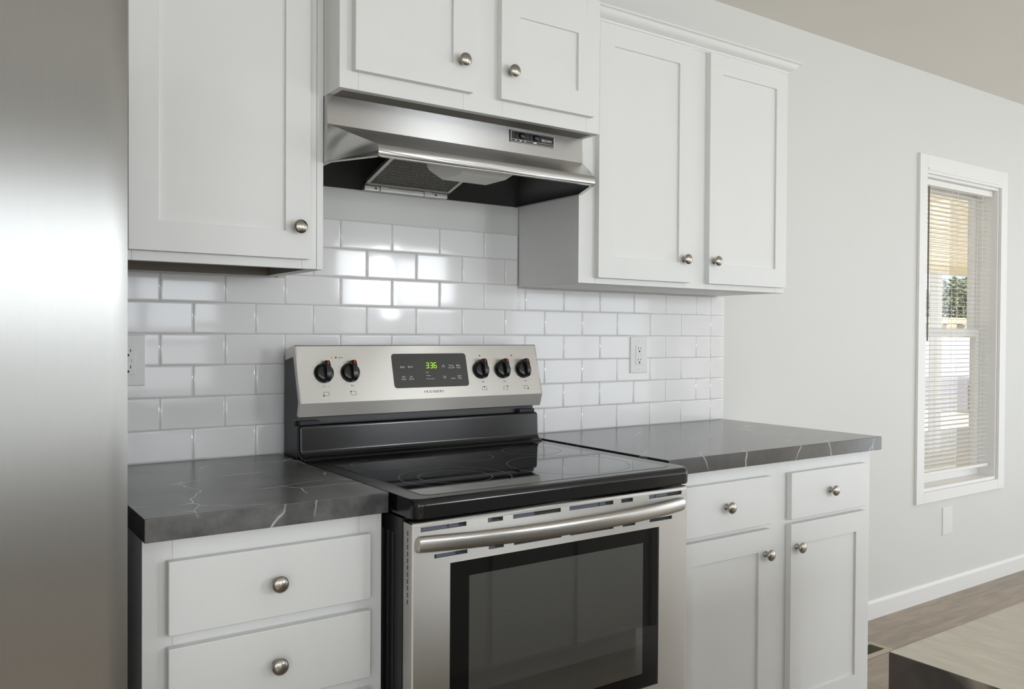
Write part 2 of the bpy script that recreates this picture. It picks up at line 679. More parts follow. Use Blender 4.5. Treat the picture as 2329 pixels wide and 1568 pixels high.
holed_wall('wall_front', 'x', RY0, -5, RX0 - 5, RX1 + 5, [(-46, -4, -14, 42), (8, 52, -16, 42), (89, 133, -28, 42), (156, 228, -28, 42)])
holed_wall('wall_left', 'y', RX0, -5, RY0, WY, [(-140, -90, -14, 42)])
holed_wall('wall_right', 'y', RX1, 5, RY0, WY, [(-134, -36, FLOOR + 0.5, 56)])


def window_frame(name, along, at, p, q, z0, z1, mull, rails):
    """frame, mullions and rails of the openings across the room"""
    b = MB()
    w = 1.7

    def bar(a0, a1, c0, c1, d=1.6):
        if along == 'x':
            b.box(a0, a1, at - d / 2, at + d / 2, c0, c1, 0.1)
        else:
            b.box(at - d / 2, at + d / 2, a0, a1, c0, c1, 0.1)
    bar(p, p + w, z0, z1)
    bar(q - w, q, z0, z1)
    bar(p + w, q - w, z0, z0 + w)
    bar(p + w, q - w, z1 - w, z1)
    for m in mull:
        bar(m - 1.1, m + 1.1, z0 + w, z1 - w, 1.4)
    for r in rails:
        bar(p + w, q - w, r - 0.9, r + 0.9, 1.2)
    structure(b.build(name, TRIM))


window_frame('fill_window_5', 'x', RY0 - 2.5, -46, -4, -14, 42, [], [12])  # unseen frame added round the far-left fill lamp
window_frame('fill_window_6', 'y', RX0 - 2.5, -140, -90, -14, 42, [-115], [])  # unseen frame added round the left-end fill lamp
window_frame('window_2', 'x', RY0 - 2.5, 8, 52, -16, 42, [30], [12])
window_frame('window_3', 'x', RY0 - 2.5, 89, 133, -28, 42, [111], [20])
window_frame('fill_window_4', 'x', RY0 - 2.5, 156, 228, -28, 42, [192], [])  # unseen frame added round the frontal fill lamp
window_frame('door_1', 'y', RX1 + 2.5, -134, -36, FLOOR + 0.5, 56, [-85], [])

# baseboard right of the cabinets
b = MB()
b.prism([(WY, FLOOR), (WY - 0.55, FLOOR), (WY - 0.55, FLOOR + 2.5), (WY - 0.35, FLOOR + 2.95), (WY - 0.1, FLOOR + 3.15), (WY, FLOOR + 3.15)],
        'x', 79.0, RX1)
structure(b.build('baseboard_back', TRIM))

# ------------------------------------------------------------------ window on the kitchen wall
win = bpy.data.objects.new('window_1', None)
win.empty_display_size = 0.05
win.location = V((WX0 + WX1) / 2, WY, WZ0)
COL.objects.link(win)
structure(win)
b = MB()
cw, ct = 2.5, 0.55
for (x0, x1, z0, z1) in ((WX0 - cw, WX0, WZ0 - 2.0, WZ1 + 3.4), (WX1, WX1 + cw, WZ0 - 2.0, WZ1 + 3.4),
                         (WX0, WX1, WZ1, WZ1 + 3.4), (WX0, WX1, WZ0 - 2.0, WZ0)):
    b.box(x0, x1, WY, WY - ct, z0, z1, 0.08)
b.box(WX0 + 0.2, WX1 - 0.2, WY, WY - ct - 0.18, WZ1 + 0.5, WZ1 + 1.0, 0.06)
b.build('window_casing', TRIM, win)
b = MB()
jd = 4.9
b.box(WX0, WX0 + 0.5, WY + 0.01, WY + jd, WZ0, WZ1, 0.03)
b.box(WX1 - 0.5, WX1, WY + 0.01, WY + jd, WZ0, WZ1, 0.03)
b.box(WX0 + 0.5, WX1 - 0.5, WY + 0.01, WY + jd, WZ1 - 0.5, WZ1, 0.03)
b.box(WX0 + 0.5, WX1 - 0.5, WY + 0.01, WY + jd, WZ0, WZ0 + 0.6, 0.03)
b.build('window_jamb', TRIM, win)
MEET = 13.1
for nm, z0, z1, yy in (('upper_sash', MEET - 0.6, WZ1 - 0.5, WY + 4.3), ('lower_sash', WZ0 + 0.6, MEET + 0.9, WY + 3.3)):
    b = MB()
    xa, xb = WX0 + 0.5, WX1 - 0.5
    s = 1.5
    b.box(xa, xa + s, yy, yy + 0.95, z0, z1, 0.08)
    b.box(xb - s, xb, yy, yy + 0.95, z0, z1, 0.08)
    b.box(xa + s, xb - s, yy, yy + 0.95, z0, z0 + s, 0.08)
    b.box(xa + s, xb - s, yy, yy + 0.95, z1 - s, z1, 0.08)
    fr = b.build(nm, TRIM, win)
    b = MB()
    b.face([(xa + s - 0.1, yy + 0.45, z0 + s - 0.1), (xb - s + 0.1, yy + 0.45, z0 + s - 0.1), (xb - s + 0.1, yy + 0.45, z1 - s + 0.1), (xa + s - 0.1, yy + 0.45, z1 - s + 0.1)])
    b.build('pane', PANE, fr)

# mini blind inside the recess
BX0, BX1 = WX0 + 0.8, WX1 - 0.8
bl = thing('window_blind', 'white horizontal mini blind with open slats hanging in the tall window', 'blind', ((BX0 + BX1) / 2, WY + 1.6, WZ0 + 2.6))
b = MB()
b.box(BX0, BX1, WY + 0.9, WY + 2.3, WZ1 - 1.7, WZ1 - 0.55, 0.08)
b.build('headrail', BLIND, bl)
b = MB()
zz = WZ0 + 4.0
while zz < WZ1 - 2.0:
    b.prism([(WY + 1.1, zz - 0.03), (WY + 1.6, zz + 0.06), (WY + 2.1, zz + 0.05), (WY + 2.1, zz + 0.075), (WY + 1.6, zz + 0.09), (WY + 1.1, zz)],
            'x', BX0 + 0.1, BX1 - 0.1)
    zz += 0.86
b.build('slats', BLIND, bl)
b = MB()
b.box(BX0 + 0.1, BX1 - 0.1, WY + 1.1, WY + 2.1, WZ0 + 2.6, WZ0 + 3.2, 0.1)
b.build('bottom_rail', BLIND, bl)
for cx in (BX0 + 3.5, (BX0 + BX1) / 2, BX1 - 3.5):
    b = MB()
    for yy in (1.08, 2.12):
        b.lathe([(0.0, 0), (0.035, 0), (0.035, WZ1 - 1.6 - WZ0 - 3.0), (0, WZ1 - 1.6 - WZ0 - 3.0)], (cx, WY + yy, WZ0 + 3.0), (0, 0, 1), 6)
    b.build('ladder_cord', BLIND, bl)
b = MB()
b.lathe([(0.0, 0), (0.16, 0), (0.16, 29), (0.0, 29)], (BX0 + 2.0, WY + 0.75, WZ1 - 31), (0, 0, 1), 8)
b.build('tilt_wand', mat('smoky_wand', rgb(120, 112, 102), 0.3, vary=0.1), bl)

# ------------------------------------------------------------------ backsplash of bevelled subway tile
PX, PZ = 3.03125, 3.0625           # half tile, tile height incl. joint
bs = thing('tile_backsplash', 'glossy white subway tile backsplash behind the stove and worktops', 'backsplash', (33, 0.1, 0))
b = MB()
b.mi = 0
g = 0.045


def tile(x0, x1, z0, z1):
    x0 += g; x1 -= g; z0 += g; z1 -= g
    if x1 - x0 < 0.3:
        return
    bv = min(0.17, (x1 - x0) * 0.3)
    yb, ye, yf = 0.22, 0.07, 0.0
    tx, tz = random.uniform(-0.004, 0.004), random.uniform(-0.006, 0.006)
    mx, mz = (x0 + x1) / 2, (z0 + z1) / 2

    def yo(x, z):
        return tx * (x - mx) + tz * (z - mz)

    def ring(ins, y):
        return [(x, y + yo(x, z), z) for x, z in ((x0 + ins, z0 + ins), (x1 - ins, z0 + ins), (x1 - ins, z1 - ins), (x0 + ins, z1 - ins))]
    rs = [ring(0, yb), ring(0, ye), ring(bv * 0.3, ye - 0.035), ring(bv * 0.65, yf + 0.012), ring(bv, yf)]
    R = [[b.bm.verts.new(V(*p)) for p in r] for r in rs]
    for p, q in zip(R, R[1:]):
        for k in range(4):
            b.bm.faces.new((p[k], p[(k + 1) % 4], q[(k + 1) % 4], q[k]))
    b.bm.faces.new(R[-1])


XR = 25 * PX
for r in range(1, 9):
    z0, z1 = (r - 1) * PZ, r * PZ
    for k in range(-3 - (r % 2), 26):
        if (k - r) % 2:
            continue
        x0, x1 = k * PX, (k + 2) * PX
        x0, x1 = max(x0, -9.1), min(x1, XR)
        if r >= 7:
            x0, x1 = max(x0, 11.0), min(x1, 41.25)
        if x1 - x0 < 0.4:
            continue
        if r == 6:
            if x1 <= 11.6 or x0 >= 41.0:
                tile(x0, x1, z0, 18.02)
            else:
                xa, xb = x0, x1
                if x0 < 11.5:
                    tile(x0, x1, z0, 18.02)
                elif x1 > 41.3:
                    tile(x0, 41.3, z0, z1)
                    tile(41.2, x1, z0, 18.02)
                else:
                    tile(x0, x1, z0, z1)
        else:
            tile(x0, x1, z0, z1)
    if r <= 6:
        tile(XR, XR + 2.85, z0, min(z1, 18.02))
b.build('tiles', TILE, bs, angle=50)
b = MB()
b.box(-9.2, XR + 2.8, 0.075, 0.24, 0.0, 18.0)
b.box(11.3, 41.3, 0.075, 0.24, 18.0, 8 * PZ)
b.build('grout', GROUT, bs)


# ------------------------------------------------------------------ cabinets
def knob(parent, x, y, z):
    """mushroom knob standing out of a front at (x, y, z)"""
    b = MB()
    b.lathe([(0.0, -0.02), (0.36, -0.02), (0.36, 0.06), (0.30, 0.12), (0.23, 0.22), (0.21, 0.42), (0.27, 0.54), (0.52, 0.62), (0.60, 0.70),
             (0.615, 0.78), (0.59, 0.86), (0.48, 0.96), (0.30, 1.03), (0.12, 1.06), (0.0, 1.065)], (x, y, z), (0, -1, 0), 32)
    return b.build('knob', NICKEL, parent, angle=60)


def shaker(parent, x0, x1, z0, z1, yf, th=0.75, st=2.25, rail=2.4, rec=0.28, name='door'):
    b = MB()
    yb = yf + th
    e = 0.018
    b.box(x0, x0 + st, yf, yb, z0, z1, e)
    b.box(x1 - st, x1, yf, yb, z0, z1, e)
    b.box(x0 + st - 0.01, x1 - st + 0.01, yf, yb, z0, z0 + rail, e)
    b.box(x0 + st - 0.01, x1 - st + 0.01, yf, yb, z1 - rail, z1, e)
    b.box(x0 + st - 0.1, x1 - st + 0.1, yf + rec, yb - 0.1, z0 + rail - 0.1, z1 - rail + 0.1)
    return b.build(name, PAINT, parent)


def slab(parent, x0, x1, z0, z1, yf, name='drawer', th=0.75):
    b = MB()
    b.box(x0, x1, yf, yf + th, z0, z1, 0.09, 3)
    return b.build(name, PAINT, parent)


def face_frame(parent, x0, x1, z0, z1, yf, stiles, rails):
    """stiles: list of (xa, xb); rails: (za, zb) between outer stiles"""
    b = MB()
    for a, c in stiles:
        b.box(a, c, yf, yf + 0.75, z0, z1, 0.02, 1)
    for k in range(len(stiles) - 1):
        for a, c in rails:
            b.box(stiles[k][1] + 0.012, stiles[k + 1][0] - 0.012, yf + 0.004, yf + 0.75, a, c, 0.015, 1)
    return b.build('face_frame', PAINT, parent)


def carcass(parent, x0, x1, y0, z0, z1, recess=0.0, mats=(PAINT, PAINT_RAW)):
    """box open at the front; the bottom panel can sit a little above the lower edge"""
    b = MB()
    yb = WY if z0 > 20 else 0.0
    b.box(x0, x0 + 0.6, y0, yb, z0, z1, 0.02, 1)
    b.box(x1 - 0.6, x1, y0, yb, z0, z1, 0.02, 1)
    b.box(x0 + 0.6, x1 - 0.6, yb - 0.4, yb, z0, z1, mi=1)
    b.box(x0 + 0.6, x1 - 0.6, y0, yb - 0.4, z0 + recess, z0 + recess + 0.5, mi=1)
    if recess:
        b.box(x1 - 0.64, x1 - 0.6, y0, yb - 0.4, z0 + 0.02, z0 + recess, mi=1)
    b.box(x0 + 0.6, x1 - 0.6, y0, yb - 0.4, z1 - 0.5, z1)
    return b.build('carcass', list(mats), parent)


UB = 18.15                         # underside of the side wall cabinets
UT = 48.2
# left wall cabinet
c = thing('wall_cabinet', 'white single-door wall cabinet with round knob, left of the stove hood', 'cabinet', (2.2, -5.7, UB), 'white wall cabinets')
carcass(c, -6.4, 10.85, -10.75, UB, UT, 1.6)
face_frame(c, -6.4, 10.85, UB, UT, -11.5, [(-6.4, -4.64), (9.5, 10.85)], [(UB, UB + 1.55), (UT - 1.6, UT)])
d = shaker(c, -5.0, 9.98, 18.95, 47.5, -12.27, rail=2.4)
knob(d, 8.83, -12.27, 21.72)
b = MB()
b.box(10.89, 11.5, -11.5, -0.02, UB - 0.02, UT, 0.025, 1)
b.build('scribe_strip', PAINT, c)

# hood cabinet
MZ = 33.9
c = thing('wall_cabinet', 'short two-door white wall cabinet directly above the stainless hood', 'cabinet', (26.35, -7.4, MZ), 'white wall cabinets')
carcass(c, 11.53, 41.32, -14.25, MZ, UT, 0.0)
face_frame(c, 11.53, 41.32, MZ, UT, -15.0, [(11.53, 13.3), (24.2, 28.7), (39.5, 41.32)], [(MZ, MZ + 1.9), (UT - 1.7, UT)])
d = shaker(c, 12.72, 24.86, 35.45, 46.25, -15.77, rail=2.42)
knob(d, 23.52, -15.77, 38.2)
d = shaker(c, 28.08, 40.0, 35.42, 46.25, -15.77, rail=2.42)
knob(d, 29.18, -15.77, 38.17)

# right wall cabinet with crown
c = thing('wall_cabinet', 'white two-door wall cabinet topped by crown moulding, right of the hood', 'cabinet', (59.5, -5.7, UB), 'white wall cabinets')
carcass(c, 41.4, 77.3, -10.75, UB, UT, 0.0, (PAINT, PAINT))
face_frame(c, 41.4, 77.3, UB, UT, -11.5, [(41.4, 43.85), (58.0, 62.0), (75.6, 77.3)], [(UB, UB + 1.55), (UT - 1.6, UT)])
d = shaker(c, 43.7, 58.62, 18.8, 47.45, -12.25, rail=2.4)
knob(d, 57.25, -12.25, 21.55)
d = shaker(c, 61.72, 76.75, 18.83, 47.5, -12.25, rail=2.4)
knob(d, 62.6, -12.25, 21.62)
b = MB()
# crown: profile swept along the front and back along the right side, mitred
prof = [(0.0, 47.55), (0.12, 47.55), (0.18, 47.72), (0.30, 47.80), (0.34, 47.95), (0.52, 48.05), (0.80, 48.22), (1.05, 48.5), (1.22, 48.82), (1.32, 48.9),
        (1.5, 48.95), (1.5, 49.15), (0.0, 49.15)]
rings = []
for (px_, py_, dx, dy) in ((41.4, -11.5, 0, -1), (77.3, -11.5, 1, -1), (77.3, 0.2, 1, 0)):
    rings.append([(px_ + dx * o, py_ + dy * o, z) for o, z in prof])
b.loft(rings)
b.build('crown_moulding', PAINT, c, angle=20)

# left base cabinet
BY = -24.0
CT = 1.6
c = thing('base_cabinet', 'white drawer base cabinet between refrigerator and stove', 'cabinet', (2.5, -12, FLOOR), 'white base cabinets')
b = MB()
b.box(-6.3, 11.35, BY + 0.75, 0.0, FLOOR + 4, -CT)
b.box(-6.3, 11.35, BY + 3.5, 0.0, FLOOR, FLOOR + 4)
b.build('carcass', PAINT, c)
face_frame(c, -6.3, 11.35, FLOOR + 4, -CT, BY, [(-6.3, -4.36), (9.45, 11.35)], [(-3.6, -CT), (-9.5, -7.6), (-15.6, -13.7), (-33, -31)])
for z0, z1, kz in ((-8.2, -3.12, -5.67), (-14.28, -9.05, -11.6), (-22.2, -15.2, -18.7), (-31.2, -23.0, -27.2)):
    d = slab(c, -4.78, 10.12, z0, z1, -24.77)
    knob(d, 2.68, -24.77, kz)

# right base cabinet
c = thing('base_cabinet', 'white base cabinet with two drawers above two doors, right of the stove', 'cabinet', (60, -12, FLOOR), 'white base cabinets')
b = MB()
b.box(42.25, 78.0, BY + 0.75, 0.0, FLOOR + 4, -CT)
b.box(42.25, 78.0, BY + 3.5, 0.0, FLOOR, FLOOR + 4)
b.build('carcass', PAINT, c)
face_frame(c, 42.25, 78.0, FLOOR + 4, -CT, BY, [(42.25, 44.4), (57.8, 62.0), (75.9, 78.0)], [(-3.4, -CT), (-9.6, -7.6), (-33, -30.5)])
for x0, x1, kx in ((43.95, 58.15, 50.84), (61.65, 76.1, 68.83)):
    d = slab(c, x0, x1, -8.35, -3.05, -24.77)
    knob(d, kx, -24.77, -5.63)
d = shaker(c, 43.95, 58.1, -31.0, -8.85, -24.77, st=2.0, rail=2.38)
knob(d, 57.24, -24.77, -11.53)
d = shaker(c, 61.65, 76.1, -31.0, -8.85, -24.77, st=2.0, rail=2.38)
knob(d, 62.7, -24.77, -11.47)


# ------------------------------------------------------------------ worktops
def worktop(name, x0, x1, y0, y1, m, label, seg=3):
    b = MB()
    b.box(x0, x1, y0, y1, -CT, 0.0, 0.06, seg)
    return tag(b.build(name, m), label, 'countertop', 'dark stone-look worktops')


worktop('countertop', -6.35, 11.45, -25.05, -0.03, STONE_L, 'charcoal veined worktop between the refrigerator and stove')
worktop('countertop', 41.95, 78.85, -25.05, -0.03, STONE_R, 'charcoal veined worktop right of the stove, under the outlet')
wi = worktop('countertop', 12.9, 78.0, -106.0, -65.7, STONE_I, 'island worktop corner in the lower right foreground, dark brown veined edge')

ISLAND_TOP = mat('pale_flecked_island_top', rgb(216, 209, 190), 0.34, ior=1.9, bump=0.9, bscale=45, stretch=(2.2, 0.7, 1), vary=0.35, vscale=26)  # paler flecked colour, given to the upward faces only
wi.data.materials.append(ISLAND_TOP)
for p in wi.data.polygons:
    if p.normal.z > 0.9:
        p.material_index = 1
# island cabinet
c = thing('island_cabinet', 'white island base cabinet below the foreground worktop corner', 'cabinet', (45, -86, FLOOR))
b = MB()
b.box(15.0, 76.0, -104.0, -67.5, FLOOR + 4, -CT, 0.05)
b.box(17.0, 74.0, -101.5, -70.0, FLOOR, FLOOR + 4)
b.build('carcass', PAINT, c)
for k in range(5):
    xa = 15.0 + k * 14.85
    b = MB()
    b.box(xa, xa + 1.6, -67.5, -67.0, FLOOR + 4, -CT, 0.03)
    b.build('batten', PAINT, c)

# ------------------------------------------------------------------ refrigerator
FX0, FX1, FYF = -44.2, -8.35, -30.9
c = thing('refrigerator', 'tall brushed stainless steel refrigerator at the left edge', 'refrigerator', (-26.3, -15, FLOOR))
b = MB()
b.box(FX0 + 0.1, FX1 - 0.2, FYF + 2.6, -1.2, FLOOR + 1.0, 33.5, 0.1)
for lx in (FX0 + 2, FX1 - 3):
    b.box(lx, lx + 1.2, FYF + 4, FYF + 5.2, FLOOR, FLOOR + 1.0)
    b.box(lx, lx + 1.2, -4, -2.8, FLOOR, FLOOR + 1.0)
b.build('body', mat('grey_fridge_side', rgb(96, 96, 97), 0.4, vary=0.05), c)


def fridge_door(x0, x1, z0, z1):
    """gently bowed door skin with rounded vertical edges"""
    n = 28
    pts = []
    for i in range(n + 1):
        t = i / n
        x = x0 + (x1 - x0) * t
        bow = 0.12 * (1 - (2 * t - 1) ** 2)
        ed = min(x - x0, x1 - x)
        rr = 0.45
        rd = 0.0 if ed >= rr else rr - math.sqrt(max(rr * rr - (rr - ed) ** 2, 0))
        pts.append((x, FYF - bow + rd))
    pts = [(x0, FYF + 2.4)] + pts + [(x1, FYF + 2.4)]
    b = MB()
    b.prism(pts, 'z', z0, z1)
    return b.build('door', STEEL_V, c, angle=40)


mid = (FX0 + FX1) / 2
for (x0, x1, hx) in ((FX0, mid - 0.12, mid - 1.6), (mid + 0.12, FX1, mid + 1.6)):
    d = fridge_door(x0, x1, FLOOR + 26.5, 33.0)
    b = MB()
    b.lathe([(0, 0), (0.42, 0), (0.42, 24), (0, 24)], (hx, FYF - 2.3, -5), (0, 0, 1), 16)
    for z in (-4, 18):
        b.lathe([(0, 0), (0.35, 0), (0.35, 2.2), (0, 2.2)], (hx, FYF - 2.3, z), (0, 1, 0), 12)
    b.build('door_handle', STEEL_SAT, d)
b = MB()
b.box(FX0, FX1, FYF - 0.15, FYF + 2.4, FLOOR + 3, FLOOR + 26.2, 0.35, 4)
d = b.build('freezer_drawer', STEEL_V, c)
b = MB()
b.lathe([(0, 0), (0.42, 0), (0.42, 26), (0, 26)], (mid - 13, FYF - 2.3, FLOOR + 23.5), (1, 0, 0), 16)
for x in (mid - 11.5, mid + 11.5):
    b.lathe([(0, 0), (0.35, 0), (0.35, 2.2), (0, 2.2)], (x, FYF - 2.3, FLOOR + 23.5), (0, 1, 0), 12)
b.build('door_handle', STEEL_SAT, d)

# ------------------------------------------------------------------ range hood
c = thing('range_hood', 'stainless steel under-cabinet range hood above the stove', 'range hood', (26.35, -8.5, 27.85))
HX0, HX1, HZ = 11.52, 41.2, 27.85
FXa, FXb = 14.1, 38.65
YU, YF = -12.25, -17.5
b = MB()
bm = b.bm
cache = {}


def hv(x, y, z):
    k = (round(x, 3), round(y, 3), round(z, 3))
    if k not in cache:
        cache[k] = bm.verts.new(V(*k))
    return cache[k]


def hf(*pts):
    return bm.faces.new([hv(*p) for p in pts])


zt, zk, zs = 33.88, 31.25, 28.95
slope = [(YF + 0.45, zs), (YF + 0.2, zs - 0.12), (YF + 0.05, zs - 0.32), (YF, zs - 0.6), (YF, HZ)]
hf((HX0, YU, zt), (HX1, YU, zt), (HX1, YU - 0.1, zk), (HX0, YU - 0.1, zk))
prev = ((HX0, YU - 0.1, zk), (HX1, YU - 0.1, zk))
for (y, z) in slope:
    cur = ((FXa, y, z), (FXb, y, z))
    hf(prev[0], prev[1], cur[1], cur[0])
    prev = cur
for s, xo, xi in ((1, HX0, FXa), (-1, HX1, FXb)):
    loop = [(xo, YU - 0.1, zk)] + [(xi, y, z) for y, z in slope] + [(xo, YU - 0.1, HZ)]
    hf(*(loop if s > 0 else loop[::-1]))
    side = [(xo, 0.0, zt), (xo, YU, zt), (xo, YU - 0.1, zk), (xo, YU - 0.1, HZ), (xo, 0.0, HZ)]
    hf(*(side if s > 0 else side[::-1]))
hf((HX0, 0.0, zt), (HX1, 0.0, zt), (HX1, YU, zt), (HX0, YU, zt))
hf((HX0, 0.0, HZ), (HX1, 0.0, HZ), (HX1, 0.0, zt), (HX0, 0.0, zt))
hs = b.build('hood_shell', [STEEL_H, HOOD_IN], c, angle=28)
md = hs.modifiers.new('thickness', 'SOLIDIFY')
md.thickness = 0.11 * IN
md.offset = -1
md.material_offset = 1
md.material_offset_rim = 0
# folded lower rim
b = MB()
for (p, q) in (((HX0, 0), (HX0, YU - 0.1)), ((HX0, YU - 0.1), (FXa, YF)), ((FXa, YF), (FXb, YF)), ((FXb, YF), (HX1, YU - 0.1)), ((HX1, YU - 0.1), (HX1, 0))):
    a0, a1 = Vector(p), Vector(q)
    dr = (a1 - a0).normalized()
    nr = Vector((-dr.y, dr.x))
    if (Vector((26.4, -6)) - a0).dot(nr) < 0:
        nr = -nr
    pts = [a0, a1, a1 + nr * 0.45, a0 + nr * 0.45]
    b.prism([(v.x, v.y) for v in pts], 'z', HZ - 0.05, HZ + 0.03)
b.build('folded_rim', STEEL_SAT, c)
# fan housing behind the filter, filter in its frame
b = MB()
b.box(18.5, 33.0, -11.8, -0.9, 31.2, 33.0)
b.build('fan_housing', HOOD_IN, c)


def fz(y):
    return 28.35 + (-1.2 - y) * 0.285


flt = MB()
fx0, fx1 = 20.3, 30.75
flt.prism([(-1.3, fz(-1.3)), (-11.6, fz(-11.6)), (-11.6, fz(-11.6) + 0.2), (-1.3, fz(-1.3) + 0.2)], 'x', fx0 + 0.3, fx1 - 0.3)
fo = flt.build('grease_filter', FILTER_M, c)
b = MB()
for (xa, xb) in ((fx0, fx0 + 0.42), (fx1 - 0.42, fx1)):
    b.prism([(-1.15, fz(-1.15) - 0.06), (-11.8, fz(-11.8) - 0.06), (-11.8, fz(-11.8) + 0.3), (-1.15, fz(-1.15) + 0.3)], 'x', xa, xb)
b.prism([(-1.15, fz(-1.15) - 0.06), (-1.5, fz(-1.5) - 0.06), (-1.5, fz(-1.5) + 0.3), (-1.15, fz(-1.15) + 0.3)], 'x', fx0, fx1)
b.prism([(-11.4, fz(-11.4) - 0.06), (-11.8, fz(-11.8) - 0.06), (-11.8, fz(-11.8) + 0.3), (-11.4, fz(-11.4) + 0.3)], 'x', fx0, fx1)
b.build('filter_frame', ALU, fo)
b = MB()
b.box(fx0 + 0.1, fx1 - 0.1, -1.1, -0.3, 27.75, 28.25, 0.05)
b.box(fx0 + 1.9, fx0 + 2.8, -1.25, -1.1, 27.72, 28.28, 0.04)
b.box(fx0 + 7.3, fx0 + 8.2, -1.25, -1.1, 27.72, 28.28, 0.04)
rail_o = b.build('filter_rail', ALU, c)
for x in (fx0 + 1.4, fx0 + 8.8):
    b = MB()
    b.lathe([(0.0, 0.0), (0.11, 0.0), (0.11, 0.05), (0.0, 0.07)], (x, -1.1, 28.0), (0, -1, 0), 10)
    b.build('screw', BLACK_PLASTIC, rail_o)
b = MB()
top = [(23.4, -15.2, 29.5), (31.3, -15.2, 29.5), (31.3, -9.2, 29.5), (23.4, -9.2, 29.5)]
midr = [(23.6, -15.0, 28.9), (31.0, -15.0, 28.9), (31.0, -9.4, 28.9), (23.6, -9.4, 28.9)]
bot = [(24.7, -13.9, 27.95), (29.9, -13.9, 27.95), (29.9, -10.2, 27.95), (24.7, -10.2, 27.95)]
b.loft([top, midr, bot])
b.build('lamp_lens', LENS, c)
# control badge on the upper face
def hood_plane():
    x = Vector((1, 0, 0)); y = Vector((0, 0.038, 1)).normalized(); n_ = x.cross(y)
    m = Matrix((x, y, n_)).transposed().to_4x4()
    m.translation = V(0, YU - 0.075, 32.4)
    return m


HP = hood_plane()
b = MB()
bx0, bx1, bz0, bz1 = 31.5, 37.2, 32.33, 33.6
b.box(bx0, bx1, YU - 0.16, YU, bz0, bz1, 0.03)
bd = b.build('control_badge', BLACK_PLASTIC, c)
HB = HP.copy(); HB.translation = V(0, YU - 0.165, bz0)
HB = Matrix.Translation(V(0, YU - 0.165, bz0)) @ Matrix(((1, 0, 0), (0, 0, -1), (0, 1, 0))).to_4x4()
w, h = bx1 - bx0, bz1 - bz0
plane_boxes([(bx0, bx1, 0, 0.035), (bx0, bx1, h - 0.05, h), (bx0, bx0 + 0.035, 0, h), (bx1 - 0.07, bx1, -0.02, h),
             (bx0 + 0.1, bx1 - 0.12, 0.30, 0.33), (bx0 + 0.1, bx1 - 0.12, 0.13, 0.15), (bx0 + 0.1, bx0 + 0.13, 0.13, h - 0.12), (bx0 + 0.1, bx1 - 0.12, h - 0.15, h - 0.13),
             (bx0 + 0.62, bx0 + 0.75, 0.17, 0.28), (bx0 + 1.15, bx0 + 1.4, 0.17, 0.28), (bx0 + 1.8, bx0 + 1.93, 0.17, 0.28), (bx0 + 2.95, bx0 + 3.35, 0.16, 0.29)],
            HB, 'badge_outline', ALU, bd)
lettering([('BROAN', bx0 + 4.66, 0.50, 0.27, 'CENTER')], HB, 'badge_lettering', WHITE_INK, bd)
for x in (bx0 + 1.27, bx0 + 3.1):
    b = MB()
    b.box(x - 0.62, x + 0.62, YU - 0.22, YU - 0.15, bz0 + 0.42, bz1 - 0.2, 0.05, 2)
    b.lathe([(0.0, 0.32), (0.18, 0.31), (0.28, 0.26), (0.33, 0.18), (0.34, 0.0)], (x + 0.1, YU - 0.2, bz0 + 0.74), (0, -1, 0), 20)
    b.build('rocker_switch', BLACK_PLASTIC, bd)

# ------------------------------------------------------------------ range
c = thing('electric_range', 'freestanding stainless and black electric range with glass cooktop', 'stove', (26.5, -14.5, FLOOR))
SX0, SX1 = 11.8, 41.3
YD = -28.4                          # face of the oven door
# body with ribbed black side panels
b = MB()
b.box(SX0 + 0.25, SX1 - 0.25, -26.2, -1.0, FLOOR + 1, -1.9, 0.05)
for lx in (SX0 + 1, SX1 - 2.2):
    for ly in (-25, -3):
        b.box(lx, lx + 1.2, ly, ly + 1.2, FLOOR, FLOOR + 1.0)
for ly in (-23.0, -23.9, -24.8):
    for xa, xb in ((SX0 + 0.12, SX0 + 0.3), (SX1 - 0.3, SX1 - 0.12)):
        b.box(xa, xb, ly, ly + 0.4, FLOOR + 2, -3.2, 0.06)
b.build('body', BLACK_SIDE, c)
# cooktop: rolled black frame with recessed glass
ztop = -0.12
b = MB()
FY = -28.75
r_ = 0.55
prof = [(-4.5, ztop), (FY + r_, ztop)]
for k in range(1, 7):
    a = k / 6 * math.pi / 2
    prof.append((FY + r_ - r_ * math.sin(a), ztop - r_ + r_ * math.cos(a)))
prof += [(FY + 0.02, -1.45), (FY + 0.12, -1.62), (FY + 0.4, -1.66), (FY + 0.8, -1.6), (-4.5, -1.5)]
n = 14
rings = []
R = 0.8
for k in range(n + 1):
    t = k / n
    # ease the front corners round in plan
    pass


def cook_ring(x, inset):
    out = []
    for (y, z) in prof:
        yy = y
        if y < FY + 3:
            yy = y + inset
        out.append((x, yy, z))
    return out


rc = 0.9
xs = []
for k in range(6):
    a = k / 5 * math.pi / 2
    xs.append((SX0 + rc - rc * math.cos(a), rc - rc * math.sin(a)))
rings = [cook_ring(x, i) for x, i in xs] + [cook_ring(SX0 + SX1 - x, i) for x, i in xs[::-1]]
b.loft(rings)
b.build('cooktop_frame', BLACK_ENAMEL, c, angle=35)
b = MB()
gx0, gx1, gy0, gy1 = 13.4, 39.85, -27.2, -5.6
gr = []
for cx, cyy, a0 in ((gx0 + 0.7, gy0 + 0.7, 180), (gx1 - 0.7, gy0 + 0.7, 270), (gx1 - 0.7, gy1 - 0.7, 0), (gx0 + 0.7, gy1 - 0.7, 90)):
    for k in range(7):
        a = math.radians(a0 + k * 15)
        gr.append((cx + 0.7 * math.cos(a), cyy + 0.7 * math.sin(a)))
b.prism(gr, 'z', ztop - 0.06, ztop + 0.02)
gl = b.build('glass_cooktop', BLACK_GLASS, c)
b = MB()
